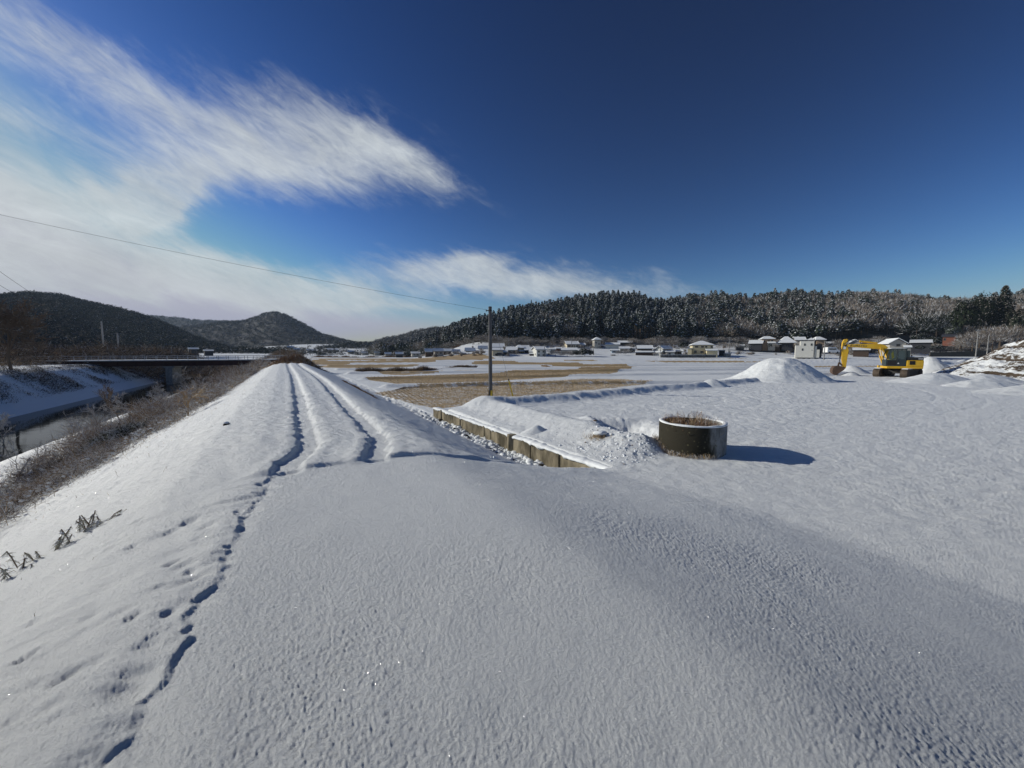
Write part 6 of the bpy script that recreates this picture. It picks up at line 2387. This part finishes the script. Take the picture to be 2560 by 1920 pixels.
for i, (px, yb, yt, w, D, pr, lb) in enumerate([
    (1388, 893, 876, 36, 150, 15, 'frosted round bush right of the white two-storey house'),
    (1418, 893, 878, 34, 150, 16, 'low frosted bush in the middle of the hedge below the terrace'),
    (1462, 893.5, 867, 42, 150, 14, 'big dark round bush at the right end of the hedge below the terrace'),
    (1440, 892, 874, 26, 152, 13, 'dark bush between the frosted and the big round bush of the hedge'),
    (1478, 892, 874, 18, 151, 13, 'small dark bush at the foot of the thin pole by the hedge'),
    (1350, 868, 850, 44, 196, 15, 'brown leafless thicket on the slope above the left village'),
    (1374, 866, 846, 40, 200, 15, 'pale brown thicket next to the dark tree gap above the village'),
    (1500, 868, 846, 30, 198, 16, 'frosted tree behind the tower-like house'),
    (1525, 868, 848, 34, 198, 15, 'white frosted tree right of the tower-like house'),
    (1560, 889, 873, 34, 170, 16, 'pale frosted shrub left of the old timber farmhouse'),
    (1580, 889, 868, 22, 172, 14, 'dark snowy tree at the left corner of the old timber farmhouse'),
    (1640, 870, 852, 30, 190, 15, 'frosted tree above the white walled storehouse'),
    (1612, 864, 852, 30, 196, 15, 'frosted low tree above the timber farmhouse'),
    (1680, 872, 850, 36, 190, 15, 'grey frosted tree behind the open shed'),
    (1710, 874, 852, 36, 186, 13, 'dark tree left of the yellow beige house'),
    (1747, 868, 841, 40, 172, 16, 'round snow-white tree right behind the yellow beige house'),
    (1808, 874, 856, 34, 178, 15, 'frosted tree right behind the yellow beige house, by the power pole'),
    (1838, 874, 858, 26, 176, 15, 'low frosted tree right of the village power pole'),
    (1850, 874, 858, 26, 178, 15, 'white frosted bush left of the dark low farmhouse'),
    (1866, 876, 862, 20, 166, 16, 'small white bush in front of the dark low farmhouse'),
    (1924, 870, 857, 14, 166, 13, 'round dark garden bush in front of the tan house'),
    (1938, 872, 859, 16, 166, 15, 'frosted garden bush in front of the tan house'),
    (2095, 874, 850, 40, 176, 15, 'frosted tree behind the excavator arm'),
    (2120, 876, 860, 30, 165, 16, 'frosted bush seen just under the excavator boom'),
    (2160, 872, 848, 40, 176, 15, 'frosted tree above the excavator boom'),
    (2196, 868, 842, 44, 176, 15, 'frosted tree left behind the grey beige gabled house'),
    (2300, 856, 830, 44, 165, 14, 'dark green tree behind the carport'),
    (2336, 866, 838, 36, 160, 13, 'dark snowy shrub left of the red-brown hut'),
    (2300, 876, 862, 26, 132, 13, 'dark bush under the carport roof'),
    (2345, 876, 862, 40, 130, 13, 'snow-covered dark bush at the left end of the road wall'),
    (2290, 850, 785, 70, 178, 15, 'wide leafless tree with fanned branches left of the dark pine'),
    (2340, 845, 780, 70, 176, 16, 'wide leafless tree right beside the dark pine'),
    (2405, 850, 744, 62, 160, 14, 'dense dark green tree at the left of the tall pines'),
    (2380, 846, 812, 36, 162, 14, 'snowy small tree above the red-brown hut'),
    (2450, 845, 724, 60, 158, 13, 'dark snowy pine in the middle of the tall group at the right'),
    (2476, 845, 735, 50, 160, 13, 'bushy dark pine filling the tall group at the right'),
    (2501, 845, 712, 52, 156, 12, 'tallest pine with pointed top at the right'),
    (2545, 850, 765, 60, 150, 14, 'dark tree in shade at the right edge'),
    (2430, 876, 830, 60, 132, 15, 'frosted shrub behind the tall pole near the earth bank'),
    (2480, 874, 818, 70, 130, 16, 'broad frosted shrub behind the earth bank crest'),
    (2530, 868, 815, 70, 128, 15, 'frosted shrub at the right edge above the earth bank'),
    (2400, 872, 850, 40, 136, 15, 'low frosted shrub right of the red-brown hut'),
    (1328, 800, 748, 9, 318, 12, 'single spiky conifer standing above the crest over the left village'),
    (135, 880, 862, 70, 240, 14, 'dark round trees left of the shaded grey house'),
    (255, 880, 868, 50, 230, 15, 'bare tree behind the tall slim pole'),
    ]):
    nm = 'bush' if any(k in lb for k in ('bush', 'shrub', 'thicket')) else 'tree'
    e = vtree(px, yb, yt, w, D, pr, 'garden_' + nm, lb, nm)
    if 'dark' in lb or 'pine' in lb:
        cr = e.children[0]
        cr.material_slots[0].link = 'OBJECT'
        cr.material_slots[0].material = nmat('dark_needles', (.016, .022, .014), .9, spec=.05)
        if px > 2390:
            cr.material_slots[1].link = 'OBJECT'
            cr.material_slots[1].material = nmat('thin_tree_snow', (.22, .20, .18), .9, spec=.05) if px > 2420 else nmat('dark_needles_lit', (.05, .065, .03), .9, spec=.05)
# hidden crest trees are already in the forest; bamboo stems at the wood's edge
rgx = np.random.default_rng(130)
for k in range(26):
    px = 1582 + k * 4.3 + float(rgx.uniform(-2, 2))
    b0 = at_d(px, 858, 208)
    t0 = at_d(px + float(rgx.uniform(-1, 1)), 815 + float(rgx.uniform(-3, 10)), 208)
    m = MB()
    m.tube([(0, 0, -2), tuple(Vector(t0 - b0))], float(rgx.uniform(.10, .2)), n=6, r2=.08)
    o = m.build('tree_trunk', nmat('bright_trunk', (.22, .15, .09), .9) if k % 3 else trunk_m)
    o.location = b0
    tag(o, 'slender sunlit trunk at the dark edge of the woods above the timber farmhouse', 'tree trunk', 'slender trunks at the edge of the woods')

# ------------------------------------------------------------------ air
hb = MB()
hb.box(-4400, 4400, -4400, 4400, -6.5, 260)
hm = bpy.data.materials.new('haze_air')
hm.use_nodes = True
ht = hm.node_tree
ht.nodes.clear()
ho = ht.nodes.new('ShaderNodeOutputMaterial')
hv = ht.nodes.new('ShaderNodeVolumePrincipled')
hv.inputs['Color'].default_value = (.62, .80, 1.0, 1)
hv.inputs['Density'].default_value = 0.00013
hv.inputs['Anisotropy'].default_value = 0.0
ht.links.new(hv.outputs[0], ho.inputs['Volume'])
tag(hb.build('haze', hm), 'thin blue winter haze filling the valley air', 'haze', kind='stuff')
